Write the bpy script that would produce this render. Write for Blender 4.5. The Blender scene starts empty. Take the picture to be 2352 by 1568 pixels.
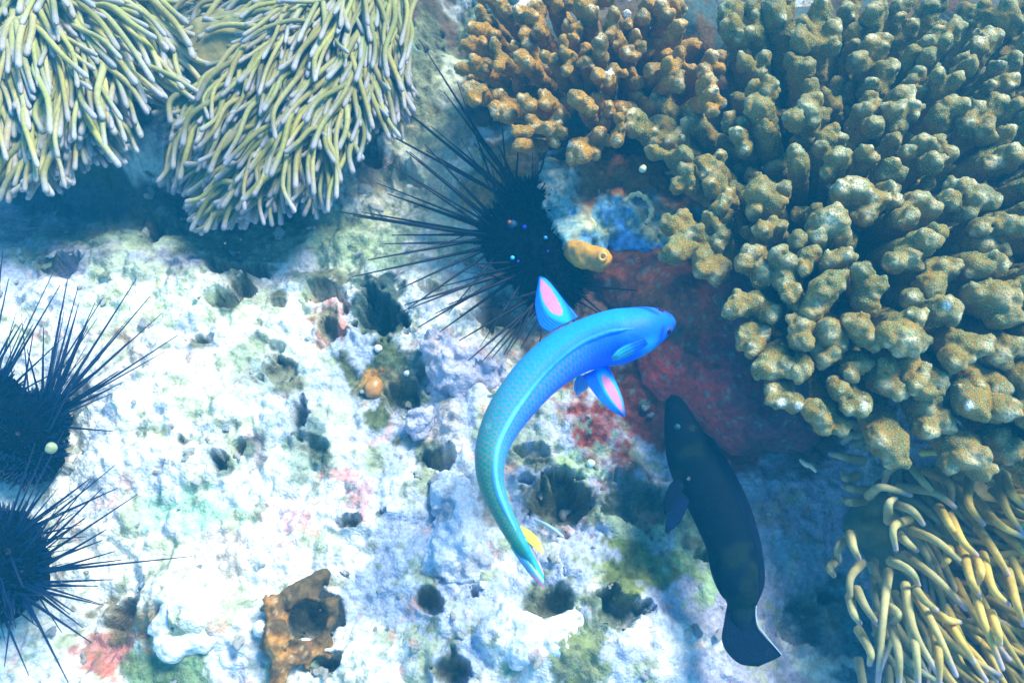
import bpy, math, random
import numpy as np
from mathutils import Vector, Matrix
random.seed(7); RS = np.random.RandomState(7)
sc = bpy.context.scene
R = math.radians
# ------------------------------------------------------------------ camera
TILT = R(30); DIST = 0.62
FWD = np.array([0, math.sin(TILT), -math.cos(TILT)]); UPV = np.array([0, math.cos(TILT), math.sin(TILT)])
CAM = -DIST * FWD
cam_d = bpy.data.cameras.new('camera'); cam = bpy.data.objects.new('camera', cam_d); sc.collection.objects.link(cam)
cam.location = CAM; cam.rotation_euler = (TILT, 0, 0)
cam_d.lens = 28; cam_d.sensor_width = 36; cam_d.clip_start = 0.01; cam_d.clip_end = 200
cam_d.dof.use_dof = True; cam_d.dof.focus_distance = 0.55; cam_d.dof.aperture_fstop = 9.0
sc.camera = cam
# ------------------------------------------------------------------ world and sun
SUN_EL, SUN_AZ = R(54), R(40)         # azimuth measured from +x towards +y
w = bpy.data.worlds.new('World'); sc.world = w; w.use_nodes = True
nt = w.node_tree; nt.nodes.clear()
sky = nt.nodes.new('ShaderNodeTexSky'); sky.sky_type = 'NISHITA'; sky.sun_disc = False
sky.sun_elevation = SUN_EL; sky.sun_rotation = R(90) - SUN_AZ
mx = nt.nodes.new('ShaderNodeMix'); mx.data_type = 'RGBA'; mx.blend_type = 'MULTIPLY'; mx.inputs[0].default_value = 1
mx.inputs[7].default_value = (0.46, 1.08, 1.15, 1)      # sea water takes the red out of the skylight
bg = nt.nodes.new('ShaderNodeBackground'); bg.inputs[1].default_value = 0.15
wo = nt.nodes.new('ShaderNodeOutputWorld')
nt.links.new(sky.outputs[0], mx.inputs[6]); nt.links.new(mx.outputs[2], bg.inputs[0]); nt.links.new(bg.outputs[0], wo.inputs[0])
sd = bpy.data.lights.new('sun', 'SUN'); sd.energy = 4.8; sd.angle = R(22); sd.color = (1.0, 0.96, 0.83)
so = bpy.data.objects.new('sun', sd); sc.collection.objects.link(so)
L = Vector((math.cos(SUN_EL)*math.cos(SUN_AZ), math.cos(SUN_EL)*math.sin(SUN_AZ), math.sin(SUN_EL)))
so.rotation_euler = L.to_track_quat('Z', 'Y').to_euler(); so.location = L*2
sc.view_settings.view_transform = 'Standard'; sc.view_settings.look = 'None'
sc.view_settings.exposure = 0.80; sc.view_settings.gamma = 1; sc.view_settings.use_curve_mapping = False
sc.cycles.max_bounces = 6; sc.cycles.volume_bounces = 1

# ------------------------------------------------------------------ helpers
TAN = 18/28.
def P(x, y, z=0.0):
    """world point seen at (x, y) of a 2352 x 1568 view of the photograph, at height z"""
    x, y, z = np.broadcast_arrays(np.asarray(x, float), np.asarray(y, float), np.asarray(z, float))
    a = (x-1176)/1176*TAN; b = (784-y)/1176*TAN
    d = FWD + a[..., None]*np.array([1., 0, 0]) + b[..., None]*UPV
    t = (z-CAM[2])/d[..., 2]
    return CAM + d*t[..., None]
def PX(p):
    """metres per view pixel at a point"""
    return float(np.dot(np.asarray(p)-CAM, FWD))*TAN/1176
def proj(X, Y, Z):
    dx, dy, dz = X-CAM[0], Y-CAM[1], Z-CAM[2]
    dep = dy*FWD[1]+dz*FWD[2]; dep = np.where(dep < 0.05, 1e9, dep)
    return 1176+dx/dep/TAN*1176, 784-(dy*UPV[1]+dz*UPV[2])/dep/TAN*1176
def sstep(a, b, x):
    t = np.clip((x-a)/(b-a), 0, 1); return t*t*(3-2*t)
def nrm(v):
    v = np.asarray(v, float); return v/(np.linalg.norm(v)+1e-12)
def _h(*c, seed=0):
    h = np.full(np.broadcast(*c).shape, (seed*374761393+668265263) & 0xffffffff, np.uint32)
    for k, i in zip((0x9E3779B1, 0x85EBCA77, 0xC2B2AE3D), c):
        h = (h ^ (i.astype(np.int64) & 0xffffffff).astype(np.uint32)*np.uint32(k))
        h = (h ^ (h >> np.uint32(15)))*np.uint32(0x2C1B3C6D); h = (h ^ (h >> np.uint32(12)))*np.uint32(0x297A2D39)
    return (h ^ (h >> np.uint32(15))).astype(np.float64)/4294967296.
def vnoise(*p, seed=0):
    """value noise in -1..1, two or three dimensions"""
    I = [np.floor(q).astype(np.int64) for q in p]; F = [q-i for q, i in zip(p, I)]; F = [f*f*f*(f*(f*6-15)+10) for f in F]
    n = len(p); out = 0
    for m in range(1 << n):
        wgt = 1; c = []
        for k in range(n):
            b = (m >> k) & 1; c.append(I[k]+b); wgt = wgt*(F[k] if b else 1-F[k])
        out = out+wgt*_h(*c, seed=seed)
    return out*2-1
def fbm(*p, o=4, seed=0, g=0.5):
    s = 0; a = 1; f = 1; t = 0
    for k in range(o):
        s = s+a*vnoise(*[q*f+k*17.3 for q in p], seed=seed+k); t += a; a *= g; f *= 2.03
    return s/t
def worley(x, y, seed=0):
    ix, iy = np.floor(x).astype(np.int64), np.floor(y).astype(np.int64)
    f1 = np.full(x.shape, 9.); f2 = np.full(x.shape, 9.); cid = np.zeros(x.shape)
    for dx in (-1, 0, 1):
        for dy in (-1, 0, 1):
            cx, cy = ix+dx, iy+dy
            d = np.hypot(cx+_h(cx, cy, seed=seed)-x, cy+_h(cx, cy, seed=seed+5)-y)
            m = d < f1; f2 = np.where(m, f1, np.minimum(f2, d)); cid = np.where(m, _h(cx, cy, seed=seed+9), cid); f1 = np.where(m, d, f1)
    return f1, f2, cid
def mesh(name, V, F, col=None, mat=None, smooth=True):
    V = np.asarray(V, np.float32); me = bpy.data.meshes.new(name)
    if isinstance(F, np.ndarray):
        n, k = F.shape; me.vertices.add(len(V)); me.vertices.foreach_set('co', V.ravel())
        me.loops.add(n*k); me.loops.foreach_set('vertex_index', F.astype(np.int32).ravel())
        me.polygons.add(n); me.polygons.foreach_set('loop_start', np.arange(0, n*k, k, dtype=np.int32))
        me.update(calc_edges=True)
    else:
        me.from_pydata(V.tolist(), [], F)
    if smooth: me.polygons.foreach_set('use_smooth', np.ones(len(me.polygons), bool))
    if col is not None:
        c = np.ones((len(V), 4), np.float32); c[:, :3] = col
        at = me.color_attributes.new('Col', 'FLOAT_COLOR', 'POINT'); at.data.foreach_set('color', c.ravel())
    if mat: me.materials.append(mat)
    me.update(); return me
def link(name, me, parent=None):
    o = bpy.data.objects.new(name, me); sc.collection.objects.link(o)
    if parent is not None: o.parent = parent; o.matrix_parent_inverse = Matrix.Identity(4); o.location = -Vector(parent.location)
    return o
def empty(name, loc, label, cat, group=None):
    o = bpy.data.objects.new(name, None); sc.collection.objects.link(o); o.location = Vector([float(v) for v in loc]); o.empty_display_size = 0.01
    o['label'] = label; o['category'] = cat
    if group: o['group'] = group
    return o
def tag(o, label, cat, group=None):
    o['label'] = label; o['category'] = cat
    if group: o['group'] = group
    return o
def tube(pts, rad, sides=8, flat=1.0):
    pts = np.asarray(pts, float); n = len(pts); rad = np.broadcast_to(rad, n)
    T = np.gradient(pts, axis=0); T /= np.linalg.norm(T, axis=1)[:, None]+1e-12
    a = np.cross(T[0], [0.3, 0.2, 1.]); a = nrm(a); V = []
    for i in range(n):
        a = nrm(a-T[i]*np.dot(a, T[i])); b = np.cross(T[i], a)
        th = np.arange(sides)*2*math.pi/sides
        V.append(pts[i]+rad[i]*(np.cos(th)[:, None]*a+flat*np.sin(th)[:, None]*b))
    V = np.concatenate(V); i, j = np.meshgrid(np.arange(n-1), np.arange(sides), indexing='ij')
    q = np.stack([i*sides+j, i*sides+(j+1) % sides, (i+1)*sides+(j+1) % sides, (i+1)*sides+j], -1).reshape(-1, 4)
    t = np.repeat(np.arange(n)/(n-1.), sides)
    return V, q, t
def spline(pts, n):
    pts = np.asarray(pts, float); m = len(pts)
    if m == 2: return pts[0]+(pts[1]-pts[0])*np.linspace(0, 1, n)[:, None]
    q = np.vstack([2*pts[0]-pts[1], pts, 2*pts[-1]-pts[-2]]); u = np.linspace(0, m-1-1e-9, n); k = u.astype(int); t = (u-k)[:, None]
    a, b, c, d = q[k], q[k+1], q[k+2], q[k+3]
    return 0.5*((2*b)+(c-a)*t+(2*a-5*b+4*c-d)*t*t+(3*b-a-3*c+d)*t**3)
def round_tip(t, r0, r1, n_tip=0.06):
    r = r0+(r1-r0)*t; return r*np.where(t > 1-n_tip, np.sqrt(np.clip(1-((t-(1-n_tip))/n_tip)**2, 0.02, 1)), 1)
# signed distance shapes meshed by surface nets
def nets(f, org, h):
    s = f < 0; nx, ny, nz = f.shape; cnt = np.zeros((nx-1, ny-1, nz-1)); acc = np.zeros(cnt.shape+(3,))
    for ax in range(3):
        sl0 = [slice(None)]*3; sl1 = [slice(None)]*3; sl0[ax] = slice(0, -1); sl1[ax] = slice(1, None)
        a, b = f[tuple(sl0)], f[tuple(sl1)]; cr = s[tuple(sl0)] != s[tuple(sl1)]; t = np.where(cr, a/np.where(cr, a-b, 1), 0)
        o1, o2 = [k for k in range(3) if k != ax]
        for d1 in (0, 1):
            for d2 in (0, 1):
                sl = [slice(None)]*3
                sl[o1] = slice(d1, f.shape[o1]-1+d1); sl[o2] = slice(d2, f.shape[o2]-1+d2)
                c = cr[tuple(sl)]; cnt += c; acc[..., ax] += np.where(c, t[tuple(sl)], 0); acc[..., o1] += c*d1; acc[..., o2] += c*d2
    act = cnt > 0; idx = -np.ones(cnt.shape, np.int64); idx[act] = np.arange(act.sum()); g = np.argwhere(act)
    V = (g+acc[act]/cnt[act][:, None])*h+org; Q = []
    for ax in range(3):
        o1, o2 = (ax+1) % 3, (ax+2) % 3; sl0 = [slice(1, -1)]*3; sl1 = [slice(1, -1)]*3
        sl0[ax] = slice(0, -1); sl1[ax] = slice(1, None); cr = s[tuple(sl0)] != s[tuple(sl1)]
        e = np.argwhere(cr); e[:, o1] += 1; e[:, o2] += 1; ins = s[tuple(e.T)]
        def at(a, b):
            c = e.copy(); c[:, o1] -= a; c[:, o2] -= b; return idx[tuple(c.T)]
        q = np.stack([at(1, 1), at(0, 1), at(0, 0), at(1, 0)], 1); q[~ins] = q[~ins][:, ::-1]; Q.append(q)
    Q = np.concatenate(Q); return V, Q[(Q >= 0).all(1)]
def sdf(prims, h, k=0.003, bumps=(), subs=(), pad=None, seed=0):
    """prims: (a, b, ra, rb) round cones; subs are cut out; bumps: (amplitude, scale)"""
    A = np.array([np.concatenate([p[0], p[1], [p[2], p[3]]]) for p in prims], float)
    pad = pad or 3*h+sum(abs(b[0]) for b in bumps)+k*0.7
    lo = np.minimum(A[:, 0:3].min(0), A[:, 3:6].min(0)); hi = np.maximum(A[:, 0:3].max(0), A[:, 3:6].max(0))
    rr = A[:, 6:].max(1)
    lo = np.minimum((A[:, 0:3]-rr[:, None]).min(0), (A[:, 3:6]-rr[:, None]).min(0))-pad
    hi = np.maximum((A[:, 0:3]+rr[:, None]).max(0), (A[:, 3:6]+rr[:, None]).max(0))+pad
    n = np.ceil((hi-lo)/h).astype(int)+1
    ax = [(lo[i]+np.arange(n[i])*h).astype(np.float32) for i in range(3)]
    X, Y, Z = np.meshgrid(*ax, indexing='ij')
    def cone(a, b, ra, rb):
        ab = b-a; l2 = float(ab @ ab)+1e-12
        t = np.clip(((X-a[0])*ab[0]+(Y-a[1])*ab[1]+(Z-a[2])*ab[2])/l2, 0, 1)
        return np.sqrt((X-a[0]-t*ab[0])**2+(Y-a[1]-t*ab[1])**2+(Z-a[2]-t*ab[2])**2)-(ra+(rb-ra)*t)
    D = None
    for p in prims:
        d = cone(np.asarray(p[0], float), np.asarray(p[1], float), p[2], p[3])
        if D is None: D = d
        else:
            hh = np.clip(k-np.abs(D-d), 0, None)/k; D = np.minimum(D, d)-hh*hh*k*0.25
    if bumps:
        m = np.abs(D) < pad*1.2; x, y, z = X[m], Y[m], Z[m]; add = 0
        for i, (amp, scl) in enumerate(bumps): add = add+amp*vnoise(x/scl, y/scl, z/scl, seed=seed+i*7)
        D[m] -= add
    for p in subs:
        d = cone(np.asarray(p[0], float), np.asarray(p[1], float), p[2], p[3]); D = np.maximum(D, -d)
    return nets(D, lo, h)

# ------------------------------------------------------------------ materials
def mat(name, rough=0.7, base=None, noise=None, bump=None, sheen=None, sss=None, coat=0, spec=0.5, voro=None):
    m = bpy.data.materials.new(name); m.use_nodes = True; t = m.node_tree; n = t.nodes; l = t.links
    b = n['Principled BSDF']; b.inputs['Roughness'].default_value = rough; b.inputs['Specular IOR Level'].default_value = spec
    tc = n.new('ShaderNodeTexCoord')
    if base is None:
        a = n.new('ShaderNodeVertexColor'); a.layer_name = 'Col'; c = a.outputs[0]
    else:
        a = n.new('ShaderNodeRGB'); a.outputs[0].default_value = (*base, 1); c = a.outputs[0]
    height = []
    if voro:                              # polyps: (scale, polyp colour, amount)
        v = n.new('ShaderNodeTexVoronoi'); v.inputs['Scale'].default_value = voro[0]; l.new(tc.outputs['Object'], v.inputs['Vector'])
        r = n.new('ShaderNodeMapRange'); r.inputs[1].default_value = 0.50; r.inputs[2].default_value = 0.33; l.new(v.outputs['Distance'], r.inputs[0])
        nz = n.new('ShaderNodeTexNoise'); nz.inputs['Scale'].default_value = 70; nz.inputs['Detail'].default_value = 2; l.new(tc.outputs['Object'], nz.inputs['Vector'])
        r2 = n.new('ShaderNodeMapRange'); r2.inputs[1].default_value = 0.32; r2.inputs[2].default_value = 0.62; l.new(nz.outputs[0], r2.inputs[0])
        r2.inputs[3].default_value = 0.7
        mu = n.new('ShaderNodeMath'); mu.operation = 'MULTIPLY'; l.new(r.outputs[0], mu.inputs[0]); l.new(r2.outputs[0], mu.inputs[1])
        mu2 = n.new('ShaderNodeMath'); mu2.operation = 'MULTIPLY'; mu2.inputs[1].default_value = voro[2]; l.new(mu.outputs[0], mu2.inputs[0])
        mm = n.new('ShaderNodeMix'); mm.data_type = 'RGBA'; l.new(mu2.outputs[0], mm.inputs[0]); l.new(c, mm.inputs[6]); mm.inputs[7].default_value = (*voro[1], 1); c = mm.outputs[2]
        height.append((r.outputs[0], 0.0011))
    if noise:                             # (scale, darkest factor, brightest factor)
        nz = n.new('ShaderNodeTexNoise'); nz.inputs['Scale'].default_value = noise[0]; nz.inputs['Detail'].default_value = 5; nz.inputs['Roughness'].default_value = 0.65
        l.new(tc.outputs['Object'], nz.inputs['Vector'])
        r = n.new('ShaderNodeMapRange'); r.inputs[1].default_value = 0.3; r.inputs[2].default_value = 0.7; r.inputs[3].default_value = noise[1]; r.inputs[4].default_value = noise[2]
        l.new(nz.outputs[0], r.inputs[0]); mm = n.new('ShaderNodeVectorMath'); mm.operation = 'SCALE'; l.new(c, mm.inputs[0]); l.new(r.outputs[0], mm.inputs['Scale']); c = mm.outputs[0]
    if bump:                              # (scale, metres)
        nz = n.new('ShaderNodeTexNoise'); nz.inputs['Scale'].default_value = bump[0]; nz.inputs['Detail'].default_value = 4; l.new(tc.outputs['Object'], nz.inputs['Vector'])
        height.append((nz.outputs[0], bump[1]))
    prev = None
    for hgt, dist in height:
        bp = n.new('ShaderNodeBump'); bp.inputs['Distance'].default_value = dist; bp.inputs['Strength'].default_value = 1; l.new(hgt, bp.inputs['Height'])
        if prev: l.new(prev, bp.inputs['Normal'])
        prev = bp.outputs[0]
    if prev: l.new(prev, b.inputs['Normal'])
    l.new(c, b.inputs['Base Color'])
    if sheen: b.inputs['Sheen Weight'].default_value = sheen[0]; b.inputs['Sheen Tint'].default_value = (*sheen[1], 1); b.inputs['Sheen Roughness'].default_value = 0.35
    if sss: b.inputs['Subsurface Weight'].default_value = sss; b.inputs['Subsurface Radius'].default_value = (0.4, 0.5, 0.3); b.inputs['Subsurface Scale'].default_value = 0.004
    if coat: b.inputs['Coat Weight'].default_value = coat
    return m
M_rock = mat('reef_rock', 0.85, noise=(330, 0.66, 1.22), bump=(480, 0.0015), spec=0.2)
M_crust = mat('encrusted_rock', 0.8, noise=(230, 0.55, 1.35), bump=(350, 0.0010), spec=0.25)
M_orange = mat('orange_coral', 0.8, voro=(560, (.36, .31, .13), 0.6), sheen=(0.05, (0.6, 0.95, 0.9)), spec=0.2)
M_green = mat('green_coral', 0.8, voro=(740, (.26, .46, .22), 0.75), sheen=(0.12, (0.4, 1, 0.8)), spec=0.2)
M_tent = mat('tentacle', 0.6, noise=(300, 0.8, 1.15), sss=0.25, spec=0.2)
M_column = mat('anemone_column', 0.8, noise=(90, 0.6, 1.3), bump=(150, 0.001))
M_black = mat('urchin_black', 0.5, base=(0.002, 0.004, 0.014), spec=0.22)
M_test = mat('urchin_test', 0.95, base=(0.001, 0.002, 0.008), spec=0.03)
M_navy = mat('urchin_navy', 0.45, base=(0.002, 0.013, 0.062), spec=0.35)
M_fish = mat('fish_skin', 0.55, noise=(420, 0.88, 1.10), bump=(600, .0002), spec=0.2)
M_darkfish = mat('dark_fish_skin', 0.75, noise=(180, 0.75, 1.2), bump=(500, 0.0006), spec=0.04)
M_blob = mat('soft_skin', 0.35, noise=(220, 0.8, 1.15), sss=0.15)
M_pale = mat('pale_skin', 0.5, noise=(300, 0.85, 1.1))

# ------------------------------------------------------------------ the seabed
SWELL = [  # x, y, radius x, radius y, turn, height (m): large rises and hollows of the reef rock
 (2000, 330, 620, 430, 0, .055), (1400, 470, 190, 120, 0, .02), (640, 120, 330, 190, -20, .055), (90, 60, 300, 190, 0, .055),
 (330, 455, 430, 75, 0, -.05), (700, 560, 200, 40, 0, -.012), (1960, 1450, 220, 260, 0, -.035), (2200, 1250, 250, 250, 0, .0),
 (1230, 1470, 150, 75, 20, .020), (1300, 1330, 150, 60, 25, .012), (430, 1440, 110, 70, 0, .020), (1050, 1200, 110, 240, 10, .010), (860, 1330, 90, 180, 15, .008),
 (1480, 1480, 130, 90, 0, .012), (1400, 1080, 150, 70, 0, .008), (330, 980, 260, 150, 0, .012), (640, 940, 150, 90, 0, .010), (250, 1400, 90, 110, 0, -.022),
 (900, 900, 110, 130, 0, -.014), (1040, 820, 120, 110, 0, .010), (950, 200, 120, 120, 0, .02), (1020, 60, 90, 70, 0, -.05), (1150, 330, 90, 60, 0, .01),
 (1700, 1030, 180, 90, 0, -.015), (90, 1000, 130, 130, 0, -.02), (30, 1290, 120, 130, 0, -.015), (480, 1120, 60, 70, 0, .008), (1350, 1130, 150, 60, 0, -.004)]
PITS = [  # x, y, rx, ry, depth, ragged
 (556, 652, 27, 36, .022), (522, 692, 34, 24, .018), (640, 686, 20, 17, .012), (545, 580, 62, 27, .025), (750, 642, 42, 24, .018), (858, 695, 50, 50, .030),
 (757, 738, 24, 40, .016), (985, 1038, 38, 30, .028), (705, 985, 24, 36, .022), (515, 1068, 24, 27, .02), (1288, 1148, 66, 54, .026), (1460, 1146, 62, 52, .014),
 (1252, 1385, 50, 46, .018), (1400, 1398, 50, 46, .024), (985, 1377, 29, 32, .02), (806, 1196, 20, 20, .016), (1030, 1532, 40, 36, .02), (120, 602, 42, 26, .02),
 (290, 1395, 55, 48, .020), (1593, 1244, 28, 20, .018), (1745, 975, 38, 42, .025), (570, 1030, 14, 24, .012), (1150, 745, 52, 22, .020), (1130, 778, 24, 14, .014),
 (330, 500, 34, 30, .02), (735, 1048, 26, 22, .008), (900, 880, 36, 40, .018), (955, 850, 30, 40, .014), (410, 1450, 22, 34, .014), (1700, 1440, 10, 22, .01),
 (1000, 660, 18, 12, .01), (910, 400, 26, 24, .014), (455, 790, 28, 14, .008), (600, 790, 50, 20, .006), (650, 860, 44, 40, .008), (1880, 1400, 60, 50, .02), (704, 1412, 52, 46, .035), (735, 1525, 30, 22, .03),
 (1075, 1340, 8, 12, .008), (420, 1010, 12, 9, .006), (1240, 1060, 30, 16, .008), (870, 1180, 8, 6, .006), (1200, 1120, 12, 9, .006), (780, 1330, 9, 7, .006),
 (990, 110, 30, 60, .03), (1130, 20, 50, 30, .03), (820, 345, 30, 30, .02), (170, 905, 16, 10, .006), (1540, 1010, 14, 10, .008), (1930, 1330, 24, 18, .012)]
def surface(X, Y, detail=True):
    U, V = proj(X, Y, 0*X)
    far = (U < -400) | (U > 2800) | (V < -400) | (V > 2000) | (Y < -0.6)
    wx = fbm(X*14, Y*14, o=3, seed=31)*0.02; wy = fbm(X*14+9, Y*14, o=3, seed=32)*0.02
    U2 = U+wx*2600; V2 = V+wy*2600
    h = 0*X+0.012*fbm(X*7, Y*7, o=3, seed=3)
    for (x, y, rx, ry, a, amp) in SWELL:
        a = R(a); du = U2-x; dv = V2-y; e = ((du*math.cos(a)+dv*math.sin(a))/rx)**2+((-du*math.sin(a)+dv*math.cos(a))/ry)**2
        h = h+np.where(far, 0, amp*np.exp(-np.minimum(e, 30)**1.3*0.8))
    if not detail: return h
    Xw, Yw = X+wx*0.5, Y+wy*0.5
    f1, f2, c = worley(Xw*32, Yw*32, 11); g1, g2, c2 = worley(Xw*85, Yw*85, 12); k1, k2, c3 = worley(X*190+wy*60, Y*190, 13)
    rough = sstep(-.35, .3, fbm(X*6, Y*6, o=2, seed=44))
    h = h+0.0060*(np.clip(1-f1*f1*1.6, 0, 1)-.4)*(0.4+c)*(0.35+rough)+0.0036*(np.clip(1-g1*g1*1.5, 0, 1)-.4)*(0.3+c2)*(0.3+rough)
    h = h+0.0013*(1-k1)*(0.4+rough)+0.0038*fbm(X*60, Y*60, o=5, seed=21, g=.62)-.0022*sstep(.15, .5, fbm(X*130, Y*130, o=3, seed=73))-0.004*sstep(.25, .6, fbm(X*38, Y*38, o=2, seed=71))
    h = h+.0011*fbm(X*230, Y*230, o=2, seed=75)
    jag = 1+0.55*fbm(X*110, Y*110, o=4, seed=61, g=.6)
    for (x, y, rx, ry, d) in PITS:
        e = np.sqrt(((U2-x-8)/rx)**2+((V2-y-8)/ry)**2)*jag
        m = np.where(far, 0, sstep(1.12, 0.80, e)); h = h-d*m*(1+.25*(1-np.minimum(e, 1)))+np.where(far, 0, .0025*np.exp(-((e-1.3)/.22)**2))
    return h
def ground_z(x, y):
    return float(surface(np.array([float(x)]), np.array([float(y)]))[0])
def on_ground(px, py, lift=0.0):
    z = 0.0
    for _ in range(6):
        p = P(px, py, z); z = 0.5*z+0.5*(ground_z(p[0], p[1])+lift)
    return P(px, py, z)
def mixc(c, col, m):
    return c*(1-m[..., None])+np.array(col)*m[..., None]
STAIN = [  # x, y, rx, ry, colour, strength, noise frequency: growths on the rock
 (900, 860, 100, 110, (.10, .13, .06), 1.0, 60), (860, 880, 40, 36, (.50, .24, .05), .9, 80), (1480, 1310, 110, 60, (.16, .20, .06), 1, 70), (1340, 1500, 60, 90, (.15, .19, .07), .9, 70),
 (1255, 1395, 60, 55, (.16, .22, .14), .9, 90), (1400, 1400, 60, 56, (.12, .17, .11), .9, 90), (1300, 1160, 80, 60, (.10, .12, .08), .9, 70), (1460, 1160, 80, 60, (.17, .19, .15), .9, 60),
 (1620, 1230, 70, 120, (.30, .48, .22), .8, 70), (1340, 1060, 50, 40, (.45, .62, .30), .7, 80), (1500, 1200, 120, 40, (.25, .34, .22), .7, 60),
 (1200, 1000, 70, 60, (.24, .30, .14), .6, 70), (1140, 1160, 30, 60, (.30, .22, .15), .7, 90), (670, 1190, 60, 30, (.55, .2, .22), .5, 130), (820, 1145, 30, 45, (.60, .25, .25), .6, 90),
 (775, 1090, 40, 16, (.7, .25, .22), .7, 100), (1390, 985, 50, 28, (.42, .08, .07), .7, 90), (250, 1500, 75, 60, (.40, .07, .05), .8, 120), (290, 1410, 80, 70, (.20, .16, .08), .9, 70),
 (370, 1540, 120, 60, (.12, .22, .10), .9, 60), (440, 1175, 110, 40, (.38, .66, .48), .8, 60), (760, 730, 40, 50, (.5, .12, .05), .6, 130), (500, 1260, 70, 60, (.62, .50, .42), .6, 60),
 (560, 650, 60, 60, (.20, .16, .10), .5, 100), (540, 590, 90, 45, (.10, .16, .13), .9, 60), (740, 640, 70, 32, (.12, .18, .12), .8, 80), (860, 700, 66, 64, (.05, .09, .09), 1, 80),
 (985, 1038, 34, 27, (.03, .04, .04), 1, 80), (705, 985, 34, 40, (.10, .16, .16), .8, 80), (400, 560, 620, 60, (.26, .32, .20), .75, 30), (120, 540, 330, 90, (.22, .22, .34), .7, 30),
 (500, 520, 300, 50, (.16, .22, .13), .8, 30), (180, 455, 500, 60, (.05, .08, .09), .9, 25), (850, 380, 70, 50, (.30, .15, .07), .8, 50), (1010, 290, 90, 50, (.50, .36, .18), .8, 40), (1000, 150, 90, 120, (.40, .42, .24), .7, 25),
 (950, 60, 160, 80, (.10, .22, .20), .9, 25), (1100, 60, 70, 100, (.26, .30, .14), .8, 30), (1130, 440, 90, 70, (.52, .28, .06), .9, 40), (1180, 380, 60, 70, (.40, .26, .08), .8, 50), (960, 470, 110, 60, (.50, .50, .30), .6, 50),
 (980, 370, 110, 60, (.46, .50, .30), .5, 60), (800, 560, 120, 60, (.36, .46, .28), .8, 50), (600, 830, 90, 60, (.28, .36, .26), .6, 80), (250, 800, 120, 60, (.50, .46, .38), .5, 80), (640, 880, 70, 60, (.30, .38, .42), .6, 70),
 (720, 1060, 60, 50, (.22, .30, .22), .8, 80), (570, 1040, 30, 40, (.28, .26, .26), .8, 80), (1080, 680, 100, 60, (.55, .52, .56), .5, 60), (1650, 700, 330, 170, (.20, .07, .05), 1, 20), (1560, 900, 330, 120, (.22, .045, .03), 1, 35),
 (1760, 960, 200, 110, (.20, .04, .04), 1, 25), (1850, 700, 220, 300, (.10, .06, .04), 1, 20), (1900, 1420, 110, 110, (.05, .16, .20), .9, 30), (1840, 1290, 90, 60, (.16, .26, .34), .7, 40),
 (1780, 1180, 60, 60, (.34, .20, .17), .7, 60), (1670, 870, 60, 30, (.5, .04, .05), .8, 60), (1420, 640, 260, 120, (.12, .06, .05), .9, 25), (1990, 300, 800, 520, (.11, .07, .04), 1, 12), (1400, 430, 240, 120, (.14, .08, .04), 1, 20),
 (400, 150, 520, 260, (.10, .11, .06), 1, 15), (850, 150, 150, 160, (.16, .18, .09), .8, 25), (1000, 990, 60, 60, (.66, .55, .45), .6, 90), (400, 700, 200, 60, (.60, .68, .38), .5, 60), (90, 660, 150, 40, (.40, .42, .60), .5, 50),
 (380, 1480, 60, 20, (.62, .36, .20), .7, 70), (1240, 1250, 60, 40, (.5, .5, .5), .4, 70), (1050, 1230, 10, 100, (.7, .62, .5), .4, 60), (1890, 1530, 60, 30, (.55, .68, .62), .9, 60)]
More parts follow.
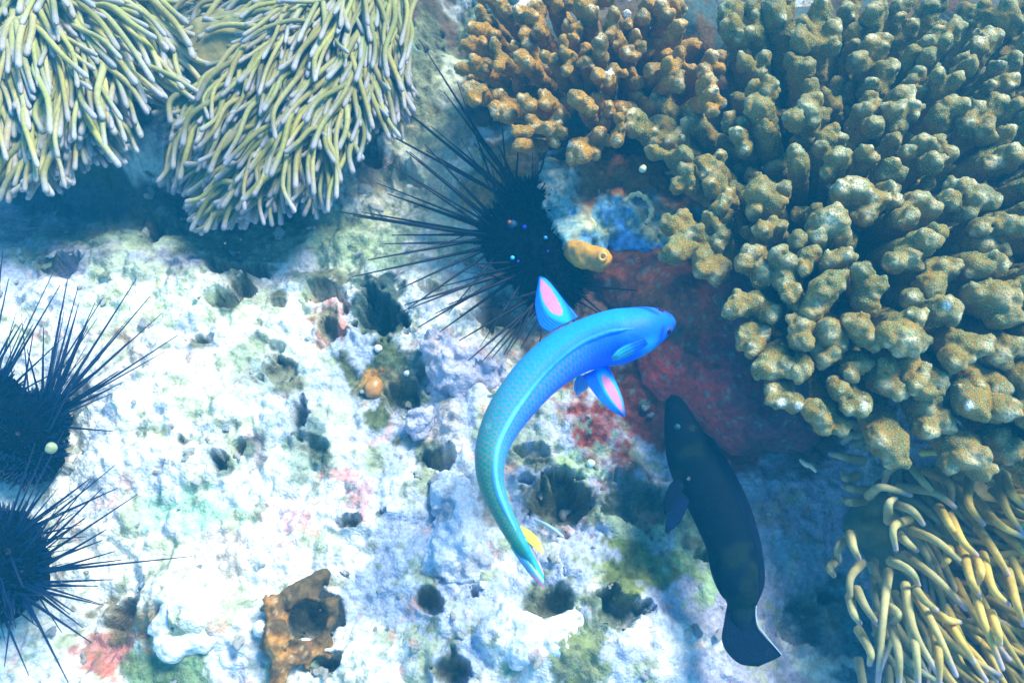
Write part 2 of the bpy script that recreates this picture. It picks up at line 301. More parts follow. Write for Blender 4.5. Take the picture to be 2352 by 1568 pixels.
def surface_colour(X, Y, H):
    U, V = proj(X, Y, H); n1 = fbm(X*9, Y*9, o=4, seed=81); n2 = fbm(X*45, Y*45, o=4, seed=82, g=.6); n3 = fbm(X*160, Y*160, o=3, seed=83, g=.6); n4 = fbm(X*24, Y*24, o=3, seed=84)
    c = np.zeros(X.shape+(3,))+np.array((.82, .82, .75))
    lav = np.clip(sstep(500, 1100, U+n1*500)*sstep(700, 1000, V+n1*200)+sstep(-.05, .35, n4)*.6, 0, 1)
    c = mixc(c, (.34, .40, .58), lav*.9)
    c = mixc(c, (.33, .34, .46), sstep(1450, 1800, U+n1*150)*sstep(900, 1100, V)*.9)
    c = mixc(c, (.56, .60, .78), sstep(.10, .45, n2)*.5)
    c = mixc(c, (.85, .85, .80), sstep(.05, .3, fbm(X*30, Y*30, o=3, seed=85))*.6)
    c = mixc(c, (.36, .42, .22), sstep(.18, .42, fbm(X*50, Y*50, o=4, seed=86, g=.65))*.75)
    c = mixc(c, (.22, .26, .17), sstep(.30, .50, fbm(X*80, Y*80, o=4, seed=87, g=.65))*.8)
    c = mixc(c, (.62, .34, .28), sstep(.36, .50, fbm(X*60, Y*60, o=4, seed=88, g=.6))*.6)
    c = mixc(c, (.20, .22, .24), sstep(.34, .5, n3)*.5)
    near = (U > -400) & (U < 2800) & (V > -400) & (V < 2000) & (Y > -.6)
    for i, (x, y, rx, ry, col, s, fq) in enumerate(STAIN):
        e = np.sqrt(((U-x)/rx)**2+((V-y)/ry)**2); m = near & (e < 1.7)
        if not m.any(): continue
        nn = fbm(X[m]*fq, Y[m]*fq, o=4, seed=200+i, g=.6); k = sstep(1.2, .75, e[m]-nn*1.1)*s
        tone = np.clip(1+n3[m]*.5+n2[m]*.35, .35, 1.8)
        c[m] = c[m]*(1-k[:, None])+np.array(col)*tone[:, None]*k[:, None]
    for i, (x, y, rx, ry, dd) in enumerate(PITS):       # most pits tinted dark green and brown inside
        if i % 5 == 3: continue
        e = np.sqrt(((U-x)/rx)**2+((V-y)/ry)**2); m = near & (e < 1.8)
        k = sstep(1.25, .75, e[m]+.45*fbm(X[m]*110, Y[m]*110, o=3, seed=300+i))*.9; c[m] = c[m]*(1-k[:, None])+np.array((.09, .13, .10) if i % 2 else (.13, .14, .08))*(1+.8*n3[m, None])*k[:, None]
    # small tufts of turf and teal dots on the dark red sponge ground
    dk = near*sstep(1200, 1400, U)*sstep(1130, 1000, V)
    c = mixc(c, (.12, .26, .22), dk*sstep(.33, .45, fbm(X*110, Y*110, o=3, seed=91))*.8)
    return np.clip(c*(1+.16*n3[..., None]), 0.005, .9)
core = 0.00135
gx = np.arange(-.68, .68, core); gy = np.arange(-.32, .47, core)
grow = .002*1.15**np.arange(48)
def axis(a):
    return np.concatenate([a[0]-np.cumsum(grow)[::-1], a, a[-1]+np.cumsum(grow)])
gx, gy = axis(gx), axis(gy)
GX, GY = np.meshgrid(gx, gy, indexing='ij')
GZ = surface(GX, GY); GC = surface_colour(GX, GY, GZ)
ii, jj = np.meshgrid(np.arange(len(gx)-1), np.arange(len(gy)-1), indexing='ij'); ny = len(gy)
GQ = np.stack([ii*ny+jj, (ii+1)*ny+jj, (ii+1)*ny+jj+1, ii*ny+jj+1], -1).reshape(-1, 4)
# overhanging look: push the steep pit walls sideways a little
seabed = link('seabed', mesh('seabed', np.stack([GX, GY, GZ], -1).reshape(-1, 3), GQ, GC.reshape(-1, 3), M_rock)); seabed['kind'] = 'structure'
def lookup(X, Y):
    i = np.clip(np.searchsorted(gx, X)-1, 0, len(gx)-2); j = np.clip(np.searchsorted(gy, Y)-1, 0, len(gy)-2); return GZ[i, j]
def on_ground(px, py, lift=0.0):
    z = 0.0
    for _ in range(14):
        p = P(px, py, z); z = 0.5*z+0.5*(float(lookup(p[0], p[1]))+lift)
    return P(px, py, z)

# loose rubble on the rock: pieces of the seabed
rub = []
for v in range(14):
    pr = []; r = .5
    for k in range(random.choice((2, 3, 3, 4))):
        a = RS.uniform(-.55, .55, 3)*[1, 1, .4]; b = a+RS.uniform(-.5, .5, 3)*[1, 1, .3]; pr.append((a, b, RS.uniform(.22, .42), RS.uniform(.15, .32)))
    V_, Q_ = sdf(pr, .155, k=.25, bumps=((.12, .35),), seed=v*3)
    base = random.choice(((.80, .80, .76), (.62, .66, .74), (.70, .66, .55), (.50, .54, .66), (.78, .72, .70), (.46, .50, .34), (.60, .42, .38)))
    n = fbm(V_[:, 0]*3, V_[:, 1]*3, V_[:, 2]*3, o=3, seed=v)
    c = mixc(np.zeros((len(V_), 3))+base, (.30, .34, .22), sstep(.1, .4, n)*.8)
    rub.append(mesh('rubble_stone', V_, Q_, c, M_rock))
n_r = 0
while n_r < 165:
    x, y = random.uniform(0, 2300), random.uniform(560, 1568)
    if n_r > 120: x, y = random.uniform(0, 1050), random.uniform(400, 600)
    if x > 1250 and y < 900+random.uniform(0, 80): continue
    if x > 1880 and y > 1000: continue
    p = on_ground(x, y); s = random.choice((.003, .0035, .0045, .006, .008))*random.uniform(.8, 1.2)
    o = link('rubble_stone', rub[random.randrange(14)], seabed); o.location = p+np.array([0, 0, s*.25]); o.scale = (s, s*random.uniform(.7, 1.2), s*random.uniform(.5, .9))
    o.rotation_euler = (random.uniform(-.5, .5), random.uniform(-.5, .5), random.uniform(0, 6.28)); n_r += 1

# ------------------------------------------------------------------ rocks and crusts
def prim(x, y, z, r, x2=None, y2=None, z2=None, r2=None):
    a = P(x, y, z); b = a if x2 is None else P(x2, y2, z if z2 is None else z2)
    return (a, b, r*PX(a), (r if r2 is None else r2)*PX(b))
def rock(name, label, cat, prims, cfun, h=.0016, k=.008, bumps=((.003, .012), (.0016, .005)), subs=(), m=None, seed=0):
    V_, Q_ = sdf(prims, h, k=k, bumps=bumps, subs=subs, seed=seed)
    U_, W_ = proj(V_[:, 0], V_[:, 1], V_[:, 2]); n = fbm(V_[:, 0]*70, V_[:, 1]*70, V_[:, 2]*70, o=4, seed=seed+1, g=.6); n2 = fbm(V_[:, 0]*260, V_[:, 1]*260, V_[:, 2]*260, o=3, seed=seed+2)
    o = link(name, mesh(name, V_, Q_, np.clip(cfun(U_, W_, n, n2), .004, .9), m or M_crust)); tag(o, label, cat); return o
def c_blue(U, V, n, n2):
    c = np.zeros(U.shape+(3,))+np.array((.13, .28, .34)); c = mixc(c, (.14, .38, .80), sstep(.05, .3, n)*sstep(440, 520, V)*.9)
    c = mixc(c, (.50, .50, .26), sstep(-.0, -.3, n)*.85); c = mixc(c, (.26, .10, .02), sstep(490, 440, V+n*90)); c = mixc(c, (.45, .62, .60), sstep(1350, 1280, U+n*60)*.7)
    return c*(1+.5*n2[:, None])
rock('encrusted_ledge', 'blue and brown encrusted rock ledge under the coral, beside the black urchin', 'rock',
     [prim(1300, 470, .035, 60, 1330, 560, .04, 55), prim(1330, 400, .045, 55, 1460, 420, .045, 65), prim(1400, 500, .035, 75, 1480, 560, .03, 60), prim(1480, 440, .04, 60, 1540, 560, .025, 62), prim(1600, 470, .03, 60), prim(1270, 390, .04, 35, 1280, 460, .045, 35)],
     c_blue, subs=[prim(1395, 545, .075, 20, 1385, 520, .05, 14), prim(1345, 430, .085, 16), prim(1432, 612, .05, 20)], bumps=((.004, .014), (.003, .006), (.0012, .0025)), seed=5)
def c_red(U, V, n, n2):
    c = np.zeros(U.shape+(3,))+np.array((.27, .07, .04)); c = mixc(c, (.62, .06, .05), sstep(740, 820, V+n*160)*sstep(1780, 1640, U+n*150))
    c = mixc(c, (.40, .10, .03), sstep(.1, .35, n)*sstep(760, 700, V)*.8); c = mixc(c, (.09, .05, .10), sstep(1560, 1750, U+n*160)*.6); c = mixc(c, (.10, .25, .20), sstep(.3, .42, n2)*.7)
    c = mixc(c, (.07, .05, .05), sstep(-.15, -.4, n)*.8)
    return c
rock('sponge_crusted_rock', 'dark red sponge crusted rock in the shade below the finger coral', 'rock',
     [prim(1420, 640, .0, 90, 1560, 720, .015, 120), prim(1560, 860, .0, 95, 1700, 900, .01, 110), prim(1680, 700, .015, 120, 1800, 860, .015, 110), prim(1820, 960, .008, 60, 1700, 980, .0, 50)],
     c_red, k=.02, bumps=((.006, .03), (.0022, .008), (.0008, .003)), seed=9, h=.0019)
def c_white(U, V, n, n2):
    c = np.zeros(U.shape+(3,))+np.array((.72, .74, .78)); c = mixc(c, (.45, .55, .75), sstep(.0, .4, n)*.7); return mixc(c, (.30, .32, .24), sstep(.32, .5, n2)*.7)
rock('pale_boulder', 'smooth pale rock lump just below the round green pit, bottom centre', 'rock',
     [prim(1170, 1420, .012, 34, 1210, 1475, .016, 46), prim(1210, 1470, .016, 46, 1290, 1470, .014, 38), prim(1290, 1470, .014, 34, 1335, 1420, .008, 26)], c_white, k=.012, bumps=((.003, .014), (.0014, .005)), seed=21)
rock('shell_like_rock', 'curled white shell-like rock beside the lower left urchin', 'rock',
     [prim(360, 1440, .016, 17, 395, 1402, .018, 16), prim(400, 1400, .018, 17, 470, 1420, .014, 20), prim(365, 1450, .014, 17, 400, 1490, .010, 20), prim(400, 1480, .008, 26, 470, 1465, .008, 34)],
     c_white, k=.008, bumps=((.0022, .010), (.0012, .004)), seed=25, subs=[prim(405, 1447, .045, 14, 412, 1432, .02, 14)])
rock('lavender_rock', 'lumpy lavender rock between the moon wrasse tail and the bottom edge', 'rock',
     [prim(1040, 1130, .002, 50, 1060, 1230, .003, 60), prim(1000, 1270, .000, 50, 1090, 1300, .000, 50)], lambda U, V, n, n2: mixc(np.zeros(U.shape+(3,))+np.array((.58, .62, .76)), (.34, .36, .44), sstep(.05, .4, n)), k=.015, bumps=((.006, .016), (.0035, .006), (.0015, .003)), seed=28, m=M_rock)
rock('knobbly_rock', 'knobbly pinkish rock beneath the long spines of the central urchin', 'rock',
     [prim(1000, 800, .0, 40, 1060, 830, .003, 50), prim(1020, 870, .0, 40, 1110, 860, .0, 40), prim(960, 980, .0, 28, 980, 960, .0, 22)], lambda U, V, n, n2: mixc(np.zeros(U.shape+(3,))+np.array((.46, .45, .58)), (.62, .50, .50), sstep(.05, .4, n)), k=.012, bumps=((.006, .013), (.0035, .005), (.0015, .003)), seed=29, m=M_rock)
def c_or(U, V, n, n2):
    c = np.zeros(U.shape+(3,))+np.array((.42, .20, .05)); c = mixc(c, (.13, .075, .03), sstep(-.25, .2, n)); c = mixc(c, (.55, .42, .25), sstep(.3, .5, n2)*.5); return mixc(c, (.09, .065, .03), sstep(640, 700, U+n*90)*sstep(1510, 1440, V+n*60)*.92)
rock('orange_sponge', 'orange brown tube sponge with a wide dark mouth at the bottom edge', 'sponge',
     [prim(640, 1400, .012, 26, 700, 1370, .014, 26), prim(700, 1370, .014, 26, 752, 1400, .014, 26), prim(752, 1400, .014, 26, 745, 1455, .01, 24), prim(640, 1400, .012, 26, 655, 1470, .012, 32), prim(655, 1470, .012, 32, 730, 1490, .006, 34),
      prim(650, 1470, .012, 26, 630, 1590, .012, 24), prim(700, 1370, .014, 18, 735, 1325, .012, 13)], c_or, k=.008, bumps=((.0048, .014), (.0024, .006), (.001, .0025)), subs=[prim(704, 1410, .05, 50, 706, 1428, .0, 42), prim(735, 1525, .05, 30, 735, 1530, .0, 22)], seed=33)
o = empty('sea_squirt', on_ground(1465, 640), 'golden yellow sea squirt with a small glossy opening beside the urchin', 'sea squirt')
V_, Q_ = sdf([prim(1322, 576, .050, 26, 1374, 596, .054, 29)], .0009, bumps=((.0022, .012), (.0008, .004))); n = fbm(V_[:, 0]*160, V_[:, 1]*160, V_[:, 2]*160, o=3, seed=3)
o.location = Vector(P(1345, 585, .045))
link('body', mesh('body', V_, Q_, mixc(np.zeros((len(V_), 3))+np.array((.62, .30, .03)), (.36, .20, .05), sstep(0, .4, n)), M_blob), o)
for (x, y, rr) in ((1384, 590, 8),):
    c0 = P(x, y, .0635); th = np.linspace(0, 2*math.pi, 17); s = PX(c0)
    V_, q, t = tube(c0+s*rr*(np.cos(th)[:, None]*np.array([1, 0, 0])+np.sin(th)[:, None]*UPV), s*rr*.6, 8); link('siphon', mesh('siphon', V_, q, np.array((.60, .34, .08)), M_blob), o)
    V_, q = sdf([(c0, c0, s*4.5, s*4.5)], s*1.5, pad=s*4); link('siphon_opening', mesh('siphon_opening', V_, q, np.array((.16, .08, .03)), M_blob), o)
def ball(name, label, cat, x, y, z, r, col, m=None, squash=1, turn=0):
    p = P(x, y, z); rr = r*PX(p); V_, Q_ = sdf([(p, p, rr, rr)], rr/5, bumps=((rr*.15, rr*.8),)); q = V_-p; q[:, 1] *= squash
    c, s = math.cos(R(turn)), math.sin(R(turn)); V_ = p+np.stack([q[:, 0]*c-q[:, 1]*s, q[:, 0]*s+q[:, 1]*c, q[:, 2]], -1)
    o = link(name, mesh(name, V_, Q_, np.array(col), m or M_blob)); return tag(o, label, cat)
ball('bead_algae', 'pale green round bead hanging under the coral above the blue ledge', 'algae bead', 1476, 388, .085, 9, (.60, .72, .50))
ball('white_pebble', 'white pebble at the shoulder of the orange sponge', 'pebble', 600, 1443, on_ground(600, 1443, .006)[2], 19, (.88, .88, .86))
ball('white_pebble', 'small bright pebble on the dark green algae patch, left of the wrasse', 'pebble', 869, 800, on_ground(869, 800, .001)[2], 9, (.80, .82, .80))
ball('white_pebble', 'small bluish white pebble below the other one on the dark algae patch', 'pebble', 935, 857, on_ground(935, 857, .001)[2], 8, (.66, .70, .74))
ball('orange_tunicate', 'round orange blob at the lower edge of the dark algae patch', 'sea squirt', 858, 890, on_ground(858, 890, .004)[2], 22, (.48, .22, .05), squash=1.2)
ball('blue_pebble', 'round pale blue pebble in the mouth of the pit under the wrasse tail', 'pebble', 1357, 1064, on_ground(1357, 1064, .001)[2], 10, (.60, .78, .70))
ball('yellow_blob', 'blurry yellow green blob between the two left urchins', 'sea squirt', 118, 1028, .06, 13, (.32, .38, .20))
o = link('broken_spine', mesh('broken_spine', *tube(spline([on_ground(1228, 1192, .006), on_ground(1262, 1208, .010), on_ground(1293, 1232, .006)], 14), .0011, 8)[:2], np.array((.35, .50, .62)), M_pale)); tag(o, 'short pale blue broken spine lying right of the wrasse tail', 'spine')
V_, q, t = tube(spline([P(1838, 1055, .03), P(1850, 1066, .033), P(1862, 1070, .031), P(1875, 1084, .03)], 20), PX(P(1850, 1060, .03))*6*np.sin(np.linspace(.25, math.pi-.2, 20))**.5, 8)
o = link('shell_fragment', mesh('shell_fragment', V_, q, np.array((.80, .70, .48)), M_pale)); tag(o, 'small cream shell sliver beside the dark fish and the lower anemone', 'shell')
o = link('worm_tube', mesh('worm_tube', *tube(spline([P(1432, 463, .068), P(1462, 446, .072), P(1490, 462, .072), P(1496, 492, .070), P(1484, 515, .068)], 30), .0019+.0006*np.sin(np.arange(30)*1.7), 10)[:2], np.array((.40, .42, .26)), M_crust)); tag(o, 'curled grey green worm tube on the blue encrusted ledge', 'worm tube')

# ------------------------------------------------------------------ the two branching corals
Z1 = lambda u, v, r: (1010.6+.3281*u, .3281*v, .3281*r)
Z2 = lambda u, v, r: (1470.1+.4395*u, 413.5+.4395*v, .4395*r)
Z3 = lambda u, v, r: (1617.1+.3281*u, .3281*v, .3281*r)
ORANGE = [[(280,85,40),(340,150,40)], [(240,200,50),(310,220,55),(380,240,45)], [(430,50,50),(480,80,45)], [(560,90,60),(680,60,65),(640,120,60),(690,220,50)], [(190,320,50),(300,310,55),(230,290,40)],
 [(240,430,50),(310,490,50),(150,480,45)], [(600,240,50),(620,330,60),(520,330,40)], [(410,470,45),(380,310,45)], [(570,400,60),(620,450,50)], [(740,400,45),(800,410,35)], [(890,190,45),(950,200,55),(930,270,50)],
 [(860,280,40),(870,370,45),(920,400,45),(880,490,45)], [(1030,370,60),(1020,440,60)], [(1120,300,60),(1120,380,45)], [(1220,100,50),(1200,180,55),(1190,250,50)], [(1310,100,30),(1315,180,28)],
 [(1370,260,50),(1400,330,50),(1260,300,60),(1310,370,60),(1360,400,40)], [(1100,530,55),(1180,560,55),(1210,490,50),(1290,510,25)], [(1550,60,70),(1650,60,80),(1580,120,70)], [(1670,190,60)], [(1000,50,80),(1060,90,60)],
 [(230,640,70),(290,640,55),(190,620,45),(230,690,60)], [(420,680,55),(410,780,65),(380,740,40),(480,800,70)], [(590,700,50),(640,740,45)], [(730,670,45),(740,730,50)],
 [(640,840,40),(690,890,45),(760,900,50),(820,860,50),(840,800,40),(850,920,40),(540,920,45),(600,930,40),(800,990,45)], [(550,1010,45)], [(960,690,70),(1020,720,50),(1060,770,45)], [(1180,740,40),(1190,790,35)],
 [(960,1030,80),(930,1100,60),(1000,1090,60),(1080,1080,50),(1110,950,70),(1150,870,50),(1180,980,45)], [(1290,780,35),(1250,830,40)], [(1620,480,70),(1660,580,60),(1680,620,35),(1650,540,60),(1590,450,50)],
 [(1480,490,55),(1540,480,40)], [(1590,380,50),(1680,370,50),(1750,480,35)], [(1900,420,70),(1930,480,60),(1850,500,60),(1960,400,40)], [(1870,590,80),(1900,650,60),(1900,770,50),(1950,720,50)],
 [(300,-40,60),(380,-60,50)], [(760,-20,60),(820,30,50)], [(900,20,50),(1180,-30,60)], [(1420,120,55),(1450,40,60)], [(1240,980,50),(1260,900,40)]]
GREEN = [(Z1, c) for c in (
 [(1530,720,80),(1560,760,60)], [(1370,830,75),(1350,900,55)], [(1560,900,100),(1500,960,80),(1640,1000,80),(1680,940,60)], [(1770,790,70),(1740,880,70),(1800,860,60),(1840,900,50)], [(1700,1080,70),(1480,1060,50)],
 [(1860,1140,70),(1960,1100,45),(1950,1170,45),(1880,1220,60)], [(1720,1200,65),(1660,1300,60),(1760,1290,55)], [(1900,1300,70),(1940,1260,60),(2000,1400,50),(1960,1460,60),(2020,1350,40)], [(2030,860,65),(2110,850,35),(2090,940,60),(2130,1050,55)])]
GREEN += [(Z2, c) for c in (
 [(150,235,55),(230,195,40),(370,210,55),(440,210,50),(430,290,55),(400,330,50),(190,330,45),(170,380,65),(330,460,60),(400,490,60),(440,460,40),(320,400,50),(290,290,60)],
 [(600,60,60),(650,90,70),(640,40,60),(700,130,60),(740,60,50),(600,160,50)], [(640,260,50),(700,240,50),(740,240,35)], [(980,240,110),(1040,290,70),(930,300,60)], [(590,400,80),(550,430,60),(650,480,75),(640,520,60)],
 [(720,400,60),(780,440,60),(760,520,70),(790,590,60),(820,650,40)], [(880,400,55),(910,380,40),(850,460,45)], [(830,310,50)], [(1010,530,70),(960,580,80),(930,640,70),(1050,500,35),(890,690,60)], [(1160,480,55),(1200,560,80),(1180,630,70),(1250,550,40)],
 [(1000,430,60),(1070,400,50)], [(520,650,70),(600,640,60),(680,700,60),(480,680,50)], [(560,800,60),(640,800,50),(600,870,55),(560,840,60)], [(850,760,70),(830,840,55),(870,850,45)], [(990,800,80),(1030,850,50),(970,770,50)],
 [(1140,760,70),(1180,820,60),(1230,860,40),(1090,740,50)], [(690,970,80),(640,990,60),(760,970,60)], [(830,1000,60),(870,980,40)], [(700,1090,60),(750,1140,60),(810,1170,55),(690,1150,40)], [(1040,1100,55),(1100,1130,45),(1170,1170,50),(1090,1190,40),(1160,1210,40),(1010,1060,40)],
 [(940,1240,60),(960,1290,45),(1040,1290,50),(900,1200,60)], [(1270,1050,80),(1330,1010,60),(1350,1100,60),(1290,970,60)], [(1400,960,70),(1460,1000,60),(1440,1060,60)], [(1470,1180,90),(1550,1250,80),(1600,1270,50),(1500,1300,70)], [(1310,1380,100),(1330,1440,70),(1250,1340,70)],
 [(1690,1420,110),(1780,1510,70),(1640,1380,70),(1620,1480,60)], [(1740,1170,90),(1880,1200,80),(1940,1180,50),(1690,1100,60)], [(1890,1400,80),(1960,1420,50),(1860,1340,60)], [(1380,820,100),(1440,720,60),(1460,840,60),(1300,810,70)], [(1560,680,90),(1620,700,60),(1420,620,60)],
 [(1700,870,80),(1780,860,60),(1640,930,70)], [(1860,900,90),(1950,880,70)], [(1850,620,110),(1750,600,70),(1900,700,90),(1960,580,60)], [(1770,460,80),(1860,440,70)], [(1780,340,80),(1880,370,50)], [(1560,480,80),(1620,460,60),(1520,560,80)],
 [(1400,410,80),(1480,330,80),(1550,280,60),(1330,430,60)], [(1060,60,70),(1140,60,80),(1220,110,70),(1180,180,60),(1290,60,60),(1320,110,50)], [(1430,130,80),(1500,160,70),(1400,200,60),(1350,200,50)], [(1680,60,70),(1740,110,80),(1620,100,60),(1820,110,60),(1700,180,50),(1640,40,50)],
 [(1870,230,70),(1960,240,60),(1780,250,60)], [(1730,1050,70),(1850,1080,80)], [(960,930,60),(930,880,50),(1010,900,50)], [(1150,960,60),(1100,1000,50)], [(1540,1050,70),(1480,1100,60)], [(2020,1050,80),(2050,1250,70),(2080,860,80)])]
GREEN += [(Z3, c) for c in (
 [(200,200,90),(260,260,60),(150,120,70),(200,60,70)], [(340,60,60),(360,130,45),(330,230,50)], [(290,440,60),(410,420,55),(390,520,50),(270,410,45)], [(500,100,110),(560,60,80)], [(680,280,80),(820,70,80),(880,240,90),(700,180,60),(900,330,60)], [(1040,230,60),(1050,320,40)],
 [(1160,330,80),(1260,290,50),(1080,430,80),(1230,360,60)], [(1180,110,80),(1230,60,60)], [(660,500,80),(720,480,60),(600,420,50)], [(390,760,100),(450,620,80),(350,620,60),(340,720,60)], [(720,800,110),(640,830,80),(780,700,60),(760,600,50)], [(1260,520,90),(1300,480,60),(1180,600,60)],
 [(1150,700,60),(1110,800,80),(1190,880,80),(1190,750,50)], [(1370,700,100),(1440,770,80),(1330,800,90),(1350,900,60)], [(1500,520,60),(1440,580,50),(1500,640,50)], [(1560,320,70),(1620,250,60),(1560,400,60),(1730,220,80),(1680,300,60)], [(1960,300,90),(2040,270,60),(1900,340,70)],
 [(1700,760,80),(1800,740,60),(1640,830,80)], [(1900,780,70),(2050,740,80),(1840,880,70),(1950,900,80),(1980,960,60)], [(870,970,90),(950,980,50),(820,1040,60)], [(660,1090,70),(660,1150,50)], [(940,1110,90),(980,1080,50),(870,1200,60)], [(1120,1070,60),(1170,1120,50)],
 [(1320,1170,70),(1360,1220,60),(1250,1230,50)], [(1520,1010,80),(1620,1000,60),(1690,1090,80),(1600,1140,80),(1430,1060,60)], [(2150,450,80),(2050,480,60)], [(2100,600,90),(2000,620,50)], [(2170,750,60)], [(2150,1100,100),(2000,1150,80),(2120,930,60)],
 [(2100,100,90),(2180,200,70),(1950,60,60),(1850,100,70)], [(1350,150,60),(1450,200,60)], [(1760,560,60),(1640,520,50)], [(420,900,70)], [(1000,80,70),(1050,20,60)], [(1400,20,60),(1350,60,50)], [(1560,60,70),(1650,20,60)], [(1450,380,60)], [(1860,460,60),(1800,420,50)], [(1330,980,60)], [(2250,300,80)], [(2280,900,80)], [(2250,30,80)])]
COL_KNOB = {'o': (np.array((.44, .20, .010)), np.array((.22, .12, .012))), 'g': (np.array((.30, .155, .010)), np.array((.16, .105, .012)))}
FLARE_SPOTS = [(1440, 33, 10), (1905, 428, 6), (2175, 702, 11), (2226, 930, 12), (1795, 925, 11), (1835, 932, 10), (1985, 932, 10), (1400, 165, 8), (1305, 330, 8)]   # bright flare highlights painted white into the coral colour
def branch(knobs, z, root, kind, rnd, name='branch', vox=.00135, parent=None, m=None, tipw=1.0):
    k3 = [(P(x, y, z+rnd.uniform(-.004, .004)-(y-knobs[0][1])*0.00006), r*(1.12 if kind == 'g' else 1.06)) for (x, y, r) in knobs]
    cen = np.mean([p for p, r in k3], 0); mr = np.mean([r*PX(p) for p, r in k3])
    root = np.asarray(root, float); toroot = nrm(root-cen)
    J = cen+toroot*mr*1.5; E = cen+toroot*min(np.linalg.norm(root-cen), .045+mr*2)
    pr = [(E, J, mr*1.0, mr*1.05)]; tips = []
    for p, r in k3:
        rr = r*PX(p)*.93; out = nrm(nrm(p-J)*.6+nrm(-toroot)*.6+np.array([0, -.1, .3])); p2 = p-nrm(CAM-p)*rr*.25
        pr.append((J*.55+p2*.45, p2-out*rr*.35, rr*.62, rr*.92)); pr.append((p2-out*rr*.35, p2+out*rr*.30, rr*.95, rr*.72)); tips.append((p2+out*rr*1.02, rr))
        for q in range(rnd.choice((2, 3, 3, 4))):      # small knuckles on each knob
            d = nrm(out+np.array([rnd.uniform(-1, 1) for _ in range(3)])*.9); pr.append((p2, p2+d*rr*.84, rr*.5, rr*rnd.uniform(.32, .44))); tips.append((p2+d*rr*1.05, rr*.6))
    V_, Q_ = sdf(pr, vox, k=.0021, bumps=((.0009, .0042), (.0009, .0023)), seed=rnd.randrange(1000), pad=.0055)
    tip = np.zeros(len(V_)); tw = rnd.uniform(.45, 1.0)*tipw
    for tp, r in tips:
        s = rnd.choice((.2, .5, .8, 1.0)); tip = np.maximum(tip, s*np.exp(-(np.linalg.norm(V_-tp, axis=1)/(r*.62))**2))
    n = fbm(V_[:, 0]*110, V_[:, 1]*110, V_[:, 2]*110, o=3, seed=rnd.randrange(99)); a, b = COL_KNOB[kind]
    c = mixc(np.zeros((len(V_), 3))+a, b, sstep(-.2, .35, n)); c = mixc(c, (.88, .74, .48) if kind == 'g' else (.92, .72, .45), np.clip(tip**1.7*tw*1.1, 0, .95))
    u_, v_ = proj(V_[:, 0], V_[:, 1], V_[:, 2])
    for (x, y, rr) in FLARE_SPOTS: c = mixc(c, (.95, .95, .92), sstep(rr*1.3, rr*.5, np.hypot(u_-x, v_-y)))
    depth = np.clip(1-np.abs((V_-cen) @ toroot)/(.03), 0, 1)
    return link(name, mesh(name, V_, Q_, c, m), parent)
def inside(poly, x, y):
    c = False; n = len(poly)
    for i in range(n):
        (a, b), (p, q) = poly[i], poly[i-1]
        if (b > y) != (q > y) and x < (p-a)*(y-b)/(q-b)+a: c = not c
    return c
def coral(clumps, loc, label, group, kind, m, rootp, zf, poly, nfill, base_prims, seed):
    rnd = random.Random(seed); e = empty('branching_coral', loc, label, 'coral'); e['group'] = group
    for cl in clumps:
        cx = sum(k[0] for k in cl)/len(cl); cy = sum(k[1] for k in cl)/len(cl); z = zf(cx, cy)+rnd.uniform(-.006, .006)
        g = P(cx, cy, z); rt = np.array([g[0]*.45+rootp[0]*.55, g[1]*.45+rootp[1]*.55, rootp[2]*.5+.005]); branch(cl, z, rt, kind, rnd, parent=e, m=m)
    k = 0
    while k < nfill:
        x = rnd.uniform(min(p[0] for p in poly), max(p[0] for p in poly)); y = rnd.uniform(min(p[1] for p in poly), max(p[1] for p in poly))
        if not inside(poly, x, y): continue
        z = zf(x, y)-rnd.uniform(.022, .045); r = rnd.uniform(14, 24); g = P(x, y, z)
        cl = [(x, y, r)]+[(x+rnd.uniform(-34, 34), y+rnd.uniform(-34, 34), r*rnd.uniform(.6, 1)) for _ in range(rnd.choice((1, 2)))]
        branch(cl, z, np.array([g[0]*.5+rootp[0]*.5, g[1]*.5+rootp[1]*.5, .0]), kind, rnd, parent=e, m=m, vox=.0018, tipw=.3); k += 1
    V_, Q_ = sdf(base_prims, .0035, k=.03, bumps=((.006, .03), (.003, .012)), seed=seed)
    n = fbm(V_[:, 0]*60, V_[:, 1]*60, V_[:, 2]*60, o=3, seed=1)
    link('coral_base', mesh('coral_base', V_, Q_, mixc(np.zeros((len(V_), 3))+np.array((.12, .07, .03)), (.05, .09, .09), sstep(-.1, .3, n)), M_crust), e)
    return e
oc = [[Z1(*k) for k in c] for c in ORANGE]
zo = lambda x, y: .105+.022*float(sstep(1060, 1300, x))*float(sstep(420, 200, y))
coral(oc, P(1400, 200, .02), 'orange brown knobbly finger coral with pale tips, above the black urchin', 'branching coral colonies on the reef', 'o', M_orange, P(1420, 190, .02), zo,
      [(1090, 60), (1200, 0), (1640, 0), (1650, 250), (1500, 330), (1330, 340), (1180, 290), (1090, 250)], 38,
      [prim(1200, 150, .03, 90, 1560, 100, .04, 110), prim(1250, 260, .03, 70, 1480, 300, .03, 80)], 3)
gc = [[f(*k) for k in c] for f, c in GREEN]; rq = random.Random(77)
for gy_ in range(-60, 1160, 62):     # the colony goes on beyond the right edge of the view
    for gx_ in (2385, 2450, 2520, 2590):
        q_ = [(gx_+rq.uniform(-20, 20), gy_+rq.uniform(-20, 20), rq.uniform(22, 30))]; gc.append(q_+[(q_[0][0]+rq.uniform(-30, 30), q_[0][1]+rq.uniform(-30, 30), rq.uniform(15, 24)) for _ in range(2)])
zg = lambda x, y: .100+.035*float(sstep(1500, 1900, x+(y-500)*-.3))*float(sstep(1050, 700, y))
